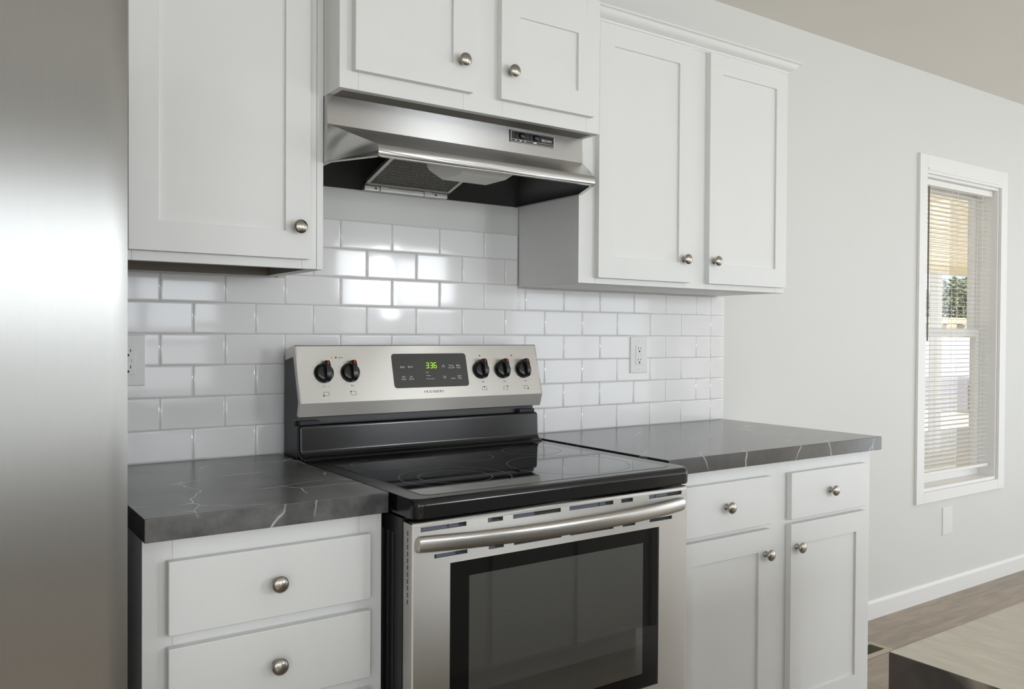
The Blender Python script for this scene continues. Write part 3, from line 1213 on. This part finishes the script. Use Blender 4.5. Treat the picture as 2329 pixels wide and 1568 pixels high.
for k in range(len(gr)):
    p, q = Vector(gr[k]), Vector(gr[(k + 1) % len(gr)])
    ctr = Vector(((gx0 + gx1) / 2, (gy0 + gy1) / 2))

    def outw(v, s):
        return ctr + Vector(((v.x - ctr.x) * (1 + s / (gx1 - gx0) * 2), (v.y - ctr.y) * (1 + s / (gy1 - gy0) * 2)))
    po, qo = outw(p, 0.14), outw(q, 0.14)
    if (q - p).length > 1e-4:
        b.face([(p.x, p.y, ztop + 0.022), (q.x, q.y, ztop + 0.022), (qo.x, qo.y, ztop + 0.012), (po.x, po.y, ztop + 0.012)])
b.build('glass_seal', BLACK_PLASTIC, gl)
for (rx, ry, rr) in ((19.8, -21.2, 4.95), (19.8, -21.2, 3.25), (17.8, -11.4, 3.15), (26.4, -11.6, 3.1), (32.6, -20.9, 5.9), (35.2, -11.4, 3.15)):
    b = MB()
    N = 72
    for k in range(N):
        a, a2 = 2 * math.pi * k / N, 2 * math.pi * (k + 1) / N
        b.face([(rx + q_ * math.cos(t), ry + q_ * math.sin(t), ztop + 0.024) for q_, t in ((rr - 0.03, a), (rr + 0.03, a), (rr + 0.03, a2), (rr - 0.03, a2))])
    b.build('burner_ring', RING, gl)
# backguard body
b = MB()
sp = [(-0.8, -1.5), (-0.8, 10.15), (-1.2, 10.5), (-3.3, 10.98), (-3.5, 10.9), (-4.95, 5.4), (-4.55, 4.05), (-3.5, 3.9), (-3.5, 3.15), (-4.3, 3.1), (-4.4, -1.5)]
for (xa, xb) in ((SX0 + 0.05, SX0 + 0.3), (SX1 - 0.3, SX1 - 0.05)):
    b.prism([(p[0] + 0.22, p[1] - 0.12 if p[1] > 5 else p[1]) for p in sp], 'x', xa, xb)
b.box(SX0 + 0.3, SX1 - 0.3, -3.3, -0.9, -1.5, 9.8)
b.build('backguard', BLACK_SIDE, c)
# rolled black lower panel behind the glass
b = MB()
pr_ = [(-3.6, 3.25), (-4.2, 3.25), (-4.42, 3.12), (-4.5, 2.9), (-4.62, 0.75), (-4.7, 0.45), (-4.95, 0.2), (-5.35, 0.05), (-5.5, -0.1), (-5.5, -0.3), (-3.6, -0.3)]
rings = []
for k in range(5):
    a = k / 4 * math.pi / 2
    ins = 0.3 - 0.3 * math.sin(a)
    rings.append([(SX0 + 0.1 + 0.3 - 0.3 * math.cos(a), min(y + ins, -3.6) if y < -4 else y, z - (ins if z > 3 else 0)) for y, z in pr_])
rings = rings + [[(SX0 + SX1 - p[0], p[1], p[2]) for p in r] for r in rings[::-1]]
b.loft(rings)
b.build('rear_panel', BLACK_ENAMEL, c, angle=35)
for xa in (SX0 + 0.35, SX1 - 2.5):
    b = MB()
    b.box(xa, xa + 2.1, -4.1, -3.4, 3.2, 3.62, 0.05)
    b.build('foam_pad', mat('grey_speckled_foam', rgb(78, 78, 82), 0.9, bump=0.6, bscale=900, vary=0.7, vscale=500), c)
# stainless control panel shell
b = MB()
T0 = (-5.1, 5.45)
T1 = (-3.6, 11.05)
shell = [(-1.1, 10.62), (-3.3, 11.12), (-3.48, 11.14), (-3.6, 11.05)]
for k in range(1, 13):
    t = k / 12
    shell.append((T1[0] + (T0[0] - T1[0]) * t, T1[1] + (T0[1] - T1[1]) * t))
shell += [(-5.08, 5.36), (-4.66, 4.08), (-4.5, 4.02)]
inner = [(y + 0.12, z - 0.1 if z > 10 else z) for y, z in shell][::-1]
b.prism(shell + inner, 'x', SX0 + 0.02, SX1 - 0.02)
for xa, xb in ((SX0, SX0 + 0.12), (SX1 - 0.12, SX1)):
    b.prism([(-0.9, 10.45), (-1.1, 10.62), (-3.3, 11.12), (-3.48, 11.14), (-3.6, 11.05), (-5.1, 5.45), (-4.66, 4.08), (-4.2, 4.2), (-4.55, 5.5), (-3.15, 10.0), (-0.9, 9.6)], 'x', xa, xb)
cp = b.build('control_panel', STEEL_D, c, angle=25)
b = MB()
b.lathe([(0, 0), (0.4, 0), (0.4, 0.08), (0.25, 0.16), (0, 0.16)], (18.2, -2.4, 10.86), (0, 0, 1), 16)
b.build('vent_cap', BLACK_PLASTIC, cp)
tdir = Vector((0, T1[0] - T0[0], T1[1] - T0[1])).normalized()
xdir = Vector((1, 0, 0))
PM = Matrix((xdir, tdir, xdir.cross(tdir))).transposed().to_4x4()
PM.translation = V(0, T0[0], T0[1])


def on_panel(x, t, o=0.0):
    p = PM @ Vector((x * IN, t * IN, o * IN))
    return (p.x / IN, p.y / IN, p.z / IN + FLOOR)


# display window
def rounded(x0, x1, t0, t1, r, n=6):
    out = []
    for cx, cyy, a0 in ((x0 + r, t0 + r, 180), (x1 - r, t0 + r, 270), (x1 - r, t1 - r, 0), (x0 + r, t1 - r, 90)):
        for k in range(n + 1):
            a = math.radians(a0 + 90 * k / n)
            out.append((cx + r * math.cos(a), cyy + r * math.sin(a)))
    return out


b = MB()
rr = rounded(22.2, 31.4, 1.2, 4.93, 0.34)
b.loft([[on_panel(x, t, -0.02) for x, t in rr], [on_panel(x, t, 0.03) for x, t in rr]])
dp = b.build('display', DISPLAY, c)
DM = PM @ Matrix.Translation((0, 0, 0.03 * IN))
SIZE = 0.2
KEYS = [[('Bake', 23.38, 3.38, 0.2)], [('Broil', 24.3, 3.38, 0.2)], [('Self', 23.37, 2.32, 0.18), ('Clean', 23.37, 2.07, 0.18)],
        [('Set', 24.29, 2.32, 0.18), ('Clock', 24.29, 2.07, 0.18)], [('Timer', 29.37, 3.47, 0.18), ('On-Off', 29.37, 3.22, 0.18)],
        [('Bake', 30.28, 3.47, 0.18), ('Time', 30.28, 3.22, 0.18)], [('Start', 30.28, 2.28, 0.18), ('Time', 30.28, 2.03, 0.18)], [('0 hold', 29.4, 2.03, 0.15)],
        [('Oven', 26.3, 2.78, 0.12)], [('Preheat', 26.39, 2.43, 0.12)], [('Door Locked', 26.58, 2.07, 0.12)]]
for key in KEYS:
    lettering([(t, x, y, sz, 'CENTER') for t, x, y, sz in key], DM, 'key_lettering', WHITE_INK, dp)
lettering([('OFF', 29.38, 2.33, 0.16, 'CENTER')], DM, 'off_lettering', RED_INK, dp)


def stroke(p, q, w):
    """a bar from p to q on the display, as a thin quad"""
    p, q = Vector(p), Vector(q)
    d_ = (q - p).normalized()
    n_ = Vector((-d_.y, d_.x)) * w / 2
    return [p - n_, q - n_, q + n_, p + n_]


def strokes(quads, mtx, name, m, parent, h=0.012):
    bm = bmesh.new()
    for qd in quads:
        vs = [bm.verts.new(mtx @ Vector((v.x * IN, v.y * IN, z * IN))) for z in (0.001, h) for v in qd]
        for q in ((4, 5, 6, 7), (0, 1, 5, 4), (1, 2, 6, 5), (2, 3, 7, 6), (3, 0, 4, 7)):
            bm.faces.new([vs[i] for i in q])
    return finish_bm(bm, name, m, parent)


strokes([stroke((28.2, 3.33), (28.38, 3.64), 0.045), stroke((28.38, 3.64), (28.56, 3.33), 0.045)], DM, 'up_arrow', WHITE_INK, dp)
strokes([stroke((28.2, 2.42), (28.38, 2.11), 0.045), stroke((28.38, 2.11), (28.56, 2.42), 0.045)], DM, 'down_arrow', WHITE_INK, dp)
SEG = {'a': (0, 1, 1, 1), 'b': (1, 1, 1, 0.5), 'c': (1, 0.5, 1, 0), 'd': (0, 0, 1, 0), 'e': (0, 0, 0, 0.5), 'f': (0, 0.5, 0, 1), 'g': (0, 0.5, 1, 0.5)}
DIG = {'3': 'abgcd', '6': 'acdefg'}
quads = []
for ch, x in (('3', 26.22), ('3', 26.74), ('6', 27.2)):
    wd, ht = 0.3, 0.58
    for s_ in DIG[ch]:
        a = SEG[s_]
        p = Vector((x + a[0] * wd + a[1] * ht * 0.06, 3.31 + a[1] * ht))
        q = Vector((x + a[2] * wd + a[3] * ht * 0.06, 3.31 + a[3] * ht))
        dd = (q - p).normalized() * 0.03
        quads.append(stroke(p + dd, q - dd, 0.065))
for zt_ in (3.36, 3.84):
    quads.append(stroke((26.61, zt_), (26.66, zt_), 0.05))
strokes(quads, DM, 'clock_digits', GREEN_LED, dp)
# lettering printed on the steel
LOGO = [(ch, x, 0.60, 0.26, 'LEFT') for ch, x in zip('FRIGIDIRE', (25.66, 25.92, 26.24, 26.36, 26.73, 26.85, 27.46, 27.58, 27.87))]
lettering(LOGO, PM, 'brand_lettering', INK, cp)
strokes([stroke((27.14, 0.61), (27.265, 0.86), 0.04), stroke((27.265, 0.86), (27.39, 0.61), 0.04), stroke((27.14, 0.62), (27.39, 0.62), 0.035)], PM, 'brand_triangle', INK, cp)
KN = [(14.53, 3.0), (17.37, 3.0), (33.17, 2.96), (36.1, 2.94), (39.01, 2.92)]
lettering([('Hot', 15.40, 4.53, 0.13, 'LEFT'), ('Surface', 16.22, 4.53, 0.13, 'LEFT')], PM, 'hot_surface_lettering', INK_LIGHT, cp)
for i, (kx, kt) in enumerate(KN):
    pr_items = []
    pr_items.append(('OFF', kx + 0.05, kt + 1.1, 0.16, 'CENTER'))
    if i == 0:
        pr_items += [('Hi', kx - 0.2, kt - 1.42, 0.14, 'CENTER'), ('Lo', kx + 0.42, kt - 1.42, 0.14, 'CENTER')]
    else:
        pr_items.append(('Med', kx + 0.12, kt - 1.42, 0.14, 'CENTER'))
    for q in range(9):
        a = math.radians(-60 + q * -30 + 0)
        if i < 2 or q % 2 == 0:
            pr_items.append((str(9 - q), kx + 1.28 * math.cos(a - 0.0), kt + 1.28 * math.sin(a) - 0.05, 0.1, 'CENTER'))
    lettering(pr_items, PM, 'dial_lettering', INK_LIGHT, cp)
ic = [(14.31, 0.70, 'bl'), (17.24, 0.68, 'tl'), (33.09, 0.68, 'tc'), (35.95, 0.64, 'tr'), (38.84, 0.64, 'br')]
for x, t, k in ic:
    quads = []
    wd, ht = 0.56, 0.36
    for p, q in (((x, t), (x + wd, t)), ((x + wd, t), (x + wd, t + ht)), ((x + wd, t + ht), (x, t + ht)), ((x, t + ht), (x, t))):
        quads.append(stroke(p, q, 0.03))
    dx = {'l': 0, 'c': wd / 2, 'r': wd}[k[1]]
    dt = {'b': 0, 't': ht}[k[0]]
    quads.append(stroke((x + dx - 0.07, t + dt), (x + dx + 0.07, t + dt), 0.14))
    strokes(quads, PM, 'burner_symbol', INK, cp)
for x, t in ((15.98, 4.6), (33.29, 4.62), (37.67, 4.62)):
    strokes([stroke((x - 0.08, t), (x + 0.08, t), 0.16)], PM, 'indicator_light', INK, cp)
nrm = xdir.cross(tdir)
for kx, kt in KN:
    b = MB()
    c0 = on_panel(kx, kt, 0.02)
    b.lathe([(0, 0.0), (1.02, 0.0), (1.02, 0.10), (0.98, 0.22), (0.9, 0.42), (0.8, 0.52), (0.55, 0.56), (0.0, 0.57)], c0, nrm, 36)
    # grip bar across the dial, its tip reaching past the skirt
    rings = []
    for t, hw, hh in ((-0.98, 0.20, 0.30), (-0.90, 0.27, 0.72), (-0.6, 0.30, 1.0), (0.0, 0.31, 1.05), (0.6, 0.31, 1.05), (1.0, 0.28, 0.98), (1.14, 0.22, 0.85)):
        rings.append([on_panel(kx + 0.16 - hw, kt + t, 0.05), on_panel(kx + 0.16 + hw, kt + t, 0.05), on_panel(kx + 0.16 + hw * 0.92, kt + t, hh * 0.9),
                      on_panel(kx + 0.16 + hw * 0.72, kt + t, hh), on_panel(kx + 0.16 - hw * 0.72, kt + t, hh), on_panel(kx + 0.16 - hw * 0.92, kt + t, hh * 0.9)])
    b.loft(rings)
    kb = b.build('control_knob', BLACK_PLASTIC, c, angle=40)
    KM = PM @ Matrix.Translation((0, 0, 1.0 * IN))
    b = MB()
    b.loft([[on_panel(kx + 0.16 + sx * 0.06, kt + t, hh) for sx, t, hh in ((-1, 0.72, 1.0), (1, 0.72, 1.0), (1, 1.1, 0.88), (-1, 1.1, 0.88))],
            [on_panel(kx + 0.16 + sx * 0.06, kt + t, hh) for sx, t, hh in ((-1, 0.72, 1.065), (1, 0.72, 1.065), (1, 1.15, 0.93), (-1, 1.15, 0.93))]])
    b.build('pointer_mark', ORANGE, kb)

# oven door
DZ0, DZ1 = FLOOR + 8.2, -1.98
GX0, GX1, GZ0, GZ1 = 15.05, 37.4, -19.9, -5.33
b = MB()
th = 1.35


def frame_rects(x0, x1, z0, z1, holes):
    """split a rectangle into bands round rectangular holes that share rows"""
    zs_ = sorted({z0, z1} | {h[2] for h in holes} | {h[3] for h in holes})
    out = []
    for a, d_ in zip(zs_, zs_[1:]):
        hs_ = sorted([h for h in holes if h[2] <= a + 1e-6 and h[3] >= d_ - 1e-6])
        cur = x0
        for h in hs_:
            out.append((cur, h[0], a, d_))
            cur = h[1]
        out.append((cur, x1, a, d_))
    return out


US = [(12.45, 16.5), (18.5, 19.95), (20.95, 25.85), (26.8, 31.75), (32.7, 34.1), (36.1, 40.3)]
LS = [(13.65, 16.6), (18.6, 20.05), (21.05, 25.95), (26.9, 31.8), (32.9, 34.4), (36.2, 39.05)]
holes = [(a, d_, -2.62, -2.27) for a, d_ in US] + [(a, d_, -4.78, -4.47) for a, d_ in LS] + [(GX0, GX1, GZ0, GZ1)]
for (xa, xb, za, zb) in frame_rects(SX0 + 0.05, SX1 - 0.35, DZ0, DZ1, holes):
    b.face([(xa, YD, za), (xb, YD, za), (xb, YD, zb), (xa, YD, zb)])
for h in holes:
    dpt = YD + (0.25 if h[3] - h[2] < 1 else 0.12)
    for p, q in (((h[0], h[2]), (h[1], h[2])), ((h[1], h[2]), (h[1], h[3])), ((h[1], h[3]), (h[0], h[3])), ((h[0], h[3]), (h[0], h[2]))):
        b.face([(p[0], YD, p[1]), (q[0], YD, q[1]), (q[0], dpt, q[1]), (p[0], dpt, p[1])])
xl, xr = SX0 + 0.05, SX1 - 0.35
ybk = YD + th
# rounded front edges: left and right returns, top return
for x in (xl, xr):
    s_ = -1 if x == xl else 1
    pr2 = [(x, YD), (x + s_ * 0.10, YD + 0.05), (x + s_ * 0.14, YD + 0.15), (x + s_ * 0.14, ybk)]
    for p, q in zip(pr2, pr2[1:]):
        b.face([(p[0], p[1], DZ0), (q[0], q[1], DZ0), (q[0], q[1], DZ1), (p[0], p[1], DZ1)])
tp = [(YD, DZ1), (YD + 0.05, DZ1 + 0.06), (YD + 0.2, DZ1 + 0.09), (ybk, DZ1 + 0.09)]
for p, q in zip(tp, tp[1:]):
    b.face([(xl - 0.1, p[0], p[1]), (xr + 0.1, p[0], p[1]), (xr + 0.1, q[0], q[1]), (xl - 0.1, q[0], q[1])])
b.face([(xl, YD, DZ0), (xr, YD, DZ0), (xr, ybk, DZ0), (xl, ybk, DZ0)])
dr = b.build('oven_door', STEEL_D, c, angle=35, weld=True)
b = MB()
b.box(xl, xr, ybk - 0.02, ybk + 0.35, DZ0, DZ1)
# solid parts behind the slots and round the glass
for (xa, xb, za, zb) in frame_rects(xl, xr, DZ0 + 0.05, DZ1 - 0.05, [(GX0 - 0.1, GX1 + 0.1, GZ0 - 0.1, GZ1 + 0.1)]):
    b.box(xa, xb, YD + 0.26, ybk, za, zb)
b.build('door_core', BLACK_SIDE, dr)
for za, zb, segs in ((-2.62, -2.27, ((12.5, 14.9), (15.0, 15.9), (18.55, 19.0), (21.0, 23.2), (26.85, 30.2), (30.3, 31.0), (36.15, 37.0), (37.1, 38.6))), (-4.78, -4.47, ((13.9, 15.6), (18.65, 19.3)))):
    for xa, xb in segs:  # bluish reflections in the slots, put in as thin coloured boxes
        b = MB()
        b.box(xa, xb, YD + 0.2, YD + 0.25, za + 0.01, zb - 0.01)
        b.build('slot_reflection', LAVENDER, dr)
# side vent slots of the door
b = MB()
for k in range(11):
    z = -2.55 - k * 0.52
    b.box(xl - 0.155, xl - 0.10, YD + 0.62, YD + 0.72, z - 0.36, z)
b.build('side_vent', BLACK_PLASTIC, dr)
# black glass with lighter see-through window
IX0, IX1, IZ0, IZ1 = 16.85, 35.5, -18.6, -6.6
b = MB()
for (xa, xb, za, zb) in frame_rects(GX0, GX1, GZ0, GZ1, [(IX0, IX1, IZ0, IZ1)]):
    b.face([(xa, YD + 0.1, za), (xb, YD + 0.1, za), (xb, YD + 0.1, zb), (xa, YD + 0.1, zb)])
gf = b.build('door_glass', DOOR_GLASS, dr)
b = MB()
b.face([(IX0, YD + 0.1, IZ0), (IX1, YD + 0.1, IZ0), (IX1, YD + 0.1, IZ1), (IX0, YD + 0.1, IZ1)])
b.build('door_window', OVEN_GLASS, dr)
# handle: wide bowed bar
rings = []
for k in range(41):
    t = math.copysign(1 - (1 - abs(-1 + k / 20)) ** 1.6, k - 20) if k != 20 else 0.0
    x = 26.3 + 14.1 * t
    yc = YD - 0.10 - 1.65 * (1 - abs(t) ** 2.2)
    end = min(1.0, (1 - abs(t)) * 14.1 / 0.3)
    hh = 0.64 * (0.86 + 0.14 * math.sqrt(max(0.0, 1 - (1 - end) ** 2)))
    ring = []
    for j in range(20):
        a = 2 * math.pi * j / 20
        cy_ = math.cos(a)
        ring.append((x, yc - (0.34 * cy_ if cy_ > 0 else 0.12 * cy_), -3.50 + hh * math.copysign(abs(math.sin(a)) ** 0.75, math.sin(a))))
    rings.append(ring)
b = MB()
b.loft(rings)
b.build('door_handle', STEEL_SAT, dr, angle=50)
# oven cavity seen through the window
b = MB()
cav = [(14.5, 38.5), (-26.0, -8.0), (-21.5, -5.5)]
(xa, xb), (ya, yb), (za, zb) = cav
b.face([(xa, yb, za), (xb, yb, za), (xb, yb, zb), (xa, yb, zb)])
b.face([(xa, ya - 0.9, za), (xa, yb, za), (xa, yb, zb), (xa, ya - 0.9, zb)])
b.face([(xb, ya - 0.9, za), (xb, yb, za), (xb, yb, zb), (xb, ya - 0.9, zb)])
# storage drawer
b.bm.free()
b = MB()
b.box(SX0 + 0.05, SX1 - 0.3, YD, -26.2, FLOOR + 2, FLOOR + 7.8, 0.12, 3)
b.build('storage_drawer', STEEL_H, c)
b = MB()
for z in (-10.6, -14.4):
    b.lathe([(0, 0), (0.12, 0), (0.12, 22), (0, 22)], (15.6, ybk - 0.55, z), (1, 0, 0), 8)
    for k in range(18):
        b.lathe([(0, 0), (0.06, 0), (0.06, 0.25), (0, 0.25)], (16.2 + k * 1.2, ybk - 0.5, z), (0, 1, 0), 6)
b.build('oven_rack', BLACK_SIDE, c)


# ------------------------------------------------------------------ outlets
def outlet(x0, x1, z0, z1, label, y=0.0, kind='gfci'):
    c = thing('wall_outlet', label, 'outlet', ((x0 + x1) / 2, y - 0.1, z0), 'white wall plates')
    b = MB()
    b.box(x0, x1, y + 0.2, y - 0.2, z0, z1, 0.09, 3)
    pl = b.build('cover_plate', PLASTIC_W, c)
    mx, mz = (x0 + x1) / 2, (z0 + z1) / 2
    if kind == 'gfci':
        b = MB()
        b.box(mx - 0.66, mx + 0.66, y - 0.1, y - 0.27, mz - 1.32, mz + 1.32, 0.05)
        b.box(mx - 0.52, mx + 0.52, y - 0.2, y - 0.3, mz - 0.17, mz + 0.17, 0.03)
        fc = b.build('receptacle', PLASTIC_W, c)
        b = MB()
        for s in (1, -1):
            zc = mz + s * 0.76
            b.box(mx - 0.27, mx - 0.19, y - 0.2, y - 0.275, zc - 0.02, zc + 0.32)
            b.box(mx + 0.19, mx + 0.27, y - 0.2, y - 0.275, zc + 0.02, zc + 0.28)
            b.lathe([(0, 0), (0.13, 0), (0.13, 0.075), (0, 0.075)], (mx, y - 0.2, zc - 0.27), (0, -1, 0), 12)
        b.box(mx + 0.28, mx + 0.34, y - 0.25, y - 0.305, mz + 0.03, mz + 0.09)
        b.box(mx + 0.28, mx + 0.34, y - 0.25, y - 0.305, mz - 0.09, mz - 0.03)
        b.build('slots', PLASTIC_DK, fc)
    for z in (z0 + 0.55, z1 - 0.55):
        b = MB()
        b.lathe([(0, 0), (0.12, 0), (0.10, 0.03), (0, 0.04)], (mx, y - 0.2, z), (0, -1, 0), 12)
        b.build('screw', PLASTIC_W, c)
    return c


outlet(-4.4, -1.35, 7.38, 12.1, 'white outlet plate on the tile beside the refrigerator')
outlet(59.85, 62.95, 7.2, 12.12, 'white outlet plate on the tile between stove and worktop end')
outlet(140.7, 144.2, -25.5, -20.2, 'blank white wall plate under the window', WY, 'blank')

# ------------------------------------------------------------------ floor register
c = thing('floor_register', 'small brown floor vent beside the cabinet end, before the wall', 'vent', (100.8, -8.3, FLOOR))
b = MB()
for (x0, x1, y0, y1) in ((95.0, 106.8, -10.4, -9.45), (95.0, 106.8, -7.0, -6.2), (95.0, 96.0, -9.45, -7.0), (105.8, 106.8, -9.45, -7.0)):
    b.box(x0, x1, y0, y1, FLOOR, FLOOR + 0.12, 0.03)
b.build('register_frame', mat('tan_register_flange', rgb(186, 172, 150), 0.4, vary=0.1), c)
b = MB()
b.box(96.0, 105.8, -9.45, -7.0, FLOOR, FLOOR + 0.03)
b.build('register_throat', VENT_DK, c)
b = MB()
for k in range(24):
    x = 96.2 + k * 0.4
    b.box(x, x + 0.12, -9.4, -7.05, FLOOR + 0.03, FLOOR + 0.1)
b.build('louvres', VENT, c)

# ------------------------------------------------------------------ outside the window
GZ = FLOOR - 4.0
b = MB()
b.box(-200, 1600, 7.0, 1400, GZ - 6, GZ)
o = b.build('ground', mat('pale_concrete_and_gravel', rgb(206, 198, 184), 0.9, vary=0.25, vscale=1.5), None)
structure(o)


def patio_mat():
    m = bpy.data.materials.new('tan_patio_ceiling')
    m.use_nodes = True
    n, l = m.node_tree.nodes, m.node_tree.links
    b = n['Principled BSDF']
    b.inputs['Roughness'].default_value = 0.6
    tc = n.new('ShaderNodeTexCoord')
    wv = n.new('ShaderNodeTexWave')
    wv.inputs['Scale'].default_value = 1.6
    wv.inputs['Distortion'].default_value = 1.5
    l.new(tc.outputs['Object'], wv.inputs['Vector'])
    r = n.new('ShaderNodeValToRGB')
    r.color_ramp.elements[0].color = rgb(232, 223, 204)
    r.color_ramp.elements[1].color = rgb(246, 241, 230)
    l.new(wv.outputs['Fac'], r.inputs[0])
    l.new(r.outputs[0], b.inputs['Base Color'])
    tl = n.new('ShaderNodeBsdfTranslucent')
    l.new(r.outputs[0], tl.inputs[0])
    ms = n.new('ShaderNodeMixShader')
    ms.inputs[0].default_value = 0.5
    l.new(b.outputs[0], ms.inputs[1])
    l.new(tl.outputs[0], ms.inputs[2])
    l.new(ms.outputs[0], n['Material Output'].inputs[0])
    return m


pc = thing('patio_cover', 'tan patio roof seen through the upper window sash', 'patio cover', (300, 70, GZ))
b = MB()
b.prism([(6.5, 62), (124, 44.5), (124, 46.5), (6.5, 64)], 'x', 60, 620)
b.build('roof_panel', patio_mat(), pc)
b = MB()
b.box(60, 620, 118, 124, 41.5, 44.6)
b.build('beam', mat('cream_beam_paint', rgb(236, 222, 190), 0.6, vary=0.05), pc)
for x in (240, 360, 480, 600):
    b = MB()
    b.box(x - 2, x + 2, 119, 123, GZ, 42, 0.2)
    b.build('post', TRIM, pc)
b = MB()
b.box(300, 1400, 262, 268, GZ, 12)
tag(b.build('garden_fence', mat('pale_blue_white_vinyl', rgb(206, 214, 232), 0.5, vary=0.08)), 'pale bluish white fence outside the window', 'fence')
b = MB()
for k in range(30):
    for j in range(3):
        x = 420 + k * 14
        z = 12.0 + j * 5.5
        if (k + j) % 2 == 0:
            b.box(x, x + 13, 272, 280, z, z + 5, 0.3)
b.box(420, 840, 272, 280, GZ, 12)
tag(b.build('breeze_block_wall', mat('tan_block', rgb(214, 202, 180), 0.9, vary=0.15)), 'tan open block wall behind the fence outside', 'wall')
ac = thing('air_conditioner', 'grey outdoor air conditioner seen through the lower sash', 'air conditioner', (575, 222, GZ))
b = MB()
b.box(557, 593, 206, 240, GZ + 2, -16, 1.0)
b.build('housing', mat('grey_condenser', rgb(150, 150, 158), 0.6, vary=0.2), ac)
b = MB()
for k in range(7):
    b.box(559, 591, 205.4, 206.2, GZ + 5 + k * 2.4, GZ + 6 + k * 2.4)
b.build('grille', mat('dark_condenser_grille', rgb(86, 86, 96), 0.7, vary=0.2), ac)
b = MB()
b.box(555, 595, 204, 242, GZ, GZ + 2)
b.build('pad', mat('concrete_pad', rgb(196, 190, 180), 0.9, vary=0.1), ac)
b = MB()
b.box(760, 1300, 420, 640, GZ, 44)
nb = b.build('neighbour_house', mat('white_siding', rgb(236, 236, 236), 0.6, vary=0.05))
tag(nb, 'white neighbouring building beyond the garden fence', 'building')
LEAF = mat('grey_green_foliage', rgb(140, 150, 122), 0.8, vary=0.4, vscale=4)
BARK = mat('brown_bark', rgb(96, 78, 60), 0.9, vary=0.3)


def tree(x, y, h, r, label, seed):
    rnd = random.Random(seed)
    t = thing('garden_tree', label, 'tree', (x, y, GZ), 'trees beyond the fence')
    b = MB()
    b.lathe([(0, 0), (4, 0), (2.6, h * 0.55), (1.0, h * 0.8), (0, h * 0.8)], (x, y, GZ), (0, 0, 1), 10)
    b.build('trunk', BARK, t)
    bm = bmesh.new()
    for k in range(1500):
        a, e = rnd.uniform(0, 2 * math.pi), rnd.uniform(-0.9, 1.4)
        q = r * rnd.uniform(0.35, 1.0)
        p = V(x + q * math.cos(a) * math.cos(e), y + q * math.sin(a) * math.cos(e), GZ + h * 0.72 + q * 0.9 * math.sin(e))
        s = rnd.uniform(1.8, 4.2) * IN
        m = Matrix.Translation(p) @ Matrix.Rotation(rnd.uniform(0, 6.28), 4, Vector((rnd.uniform(-1, 1), rnd.uniform(-1, 1), rnd.uniform(-1, 1))).normalized())
        vs = [bm.verts.new(m @ Vector(v)) for v in ((-s, 0, 0), (0, -s * 0.5, 0), (s, 0, s * 0.2), (0, s * 0.5, 0))]
        bm.faces.new(vs)
    finish_bm(bm, 'crown', LEAF, t)


tree(788, 330, 116, 31, 'taller grey-green tree outside, in the middle of the window view', 3)
tree(712, 330, 104, 24, 'smaller grey-green tree outside, near the left window edge', 5)
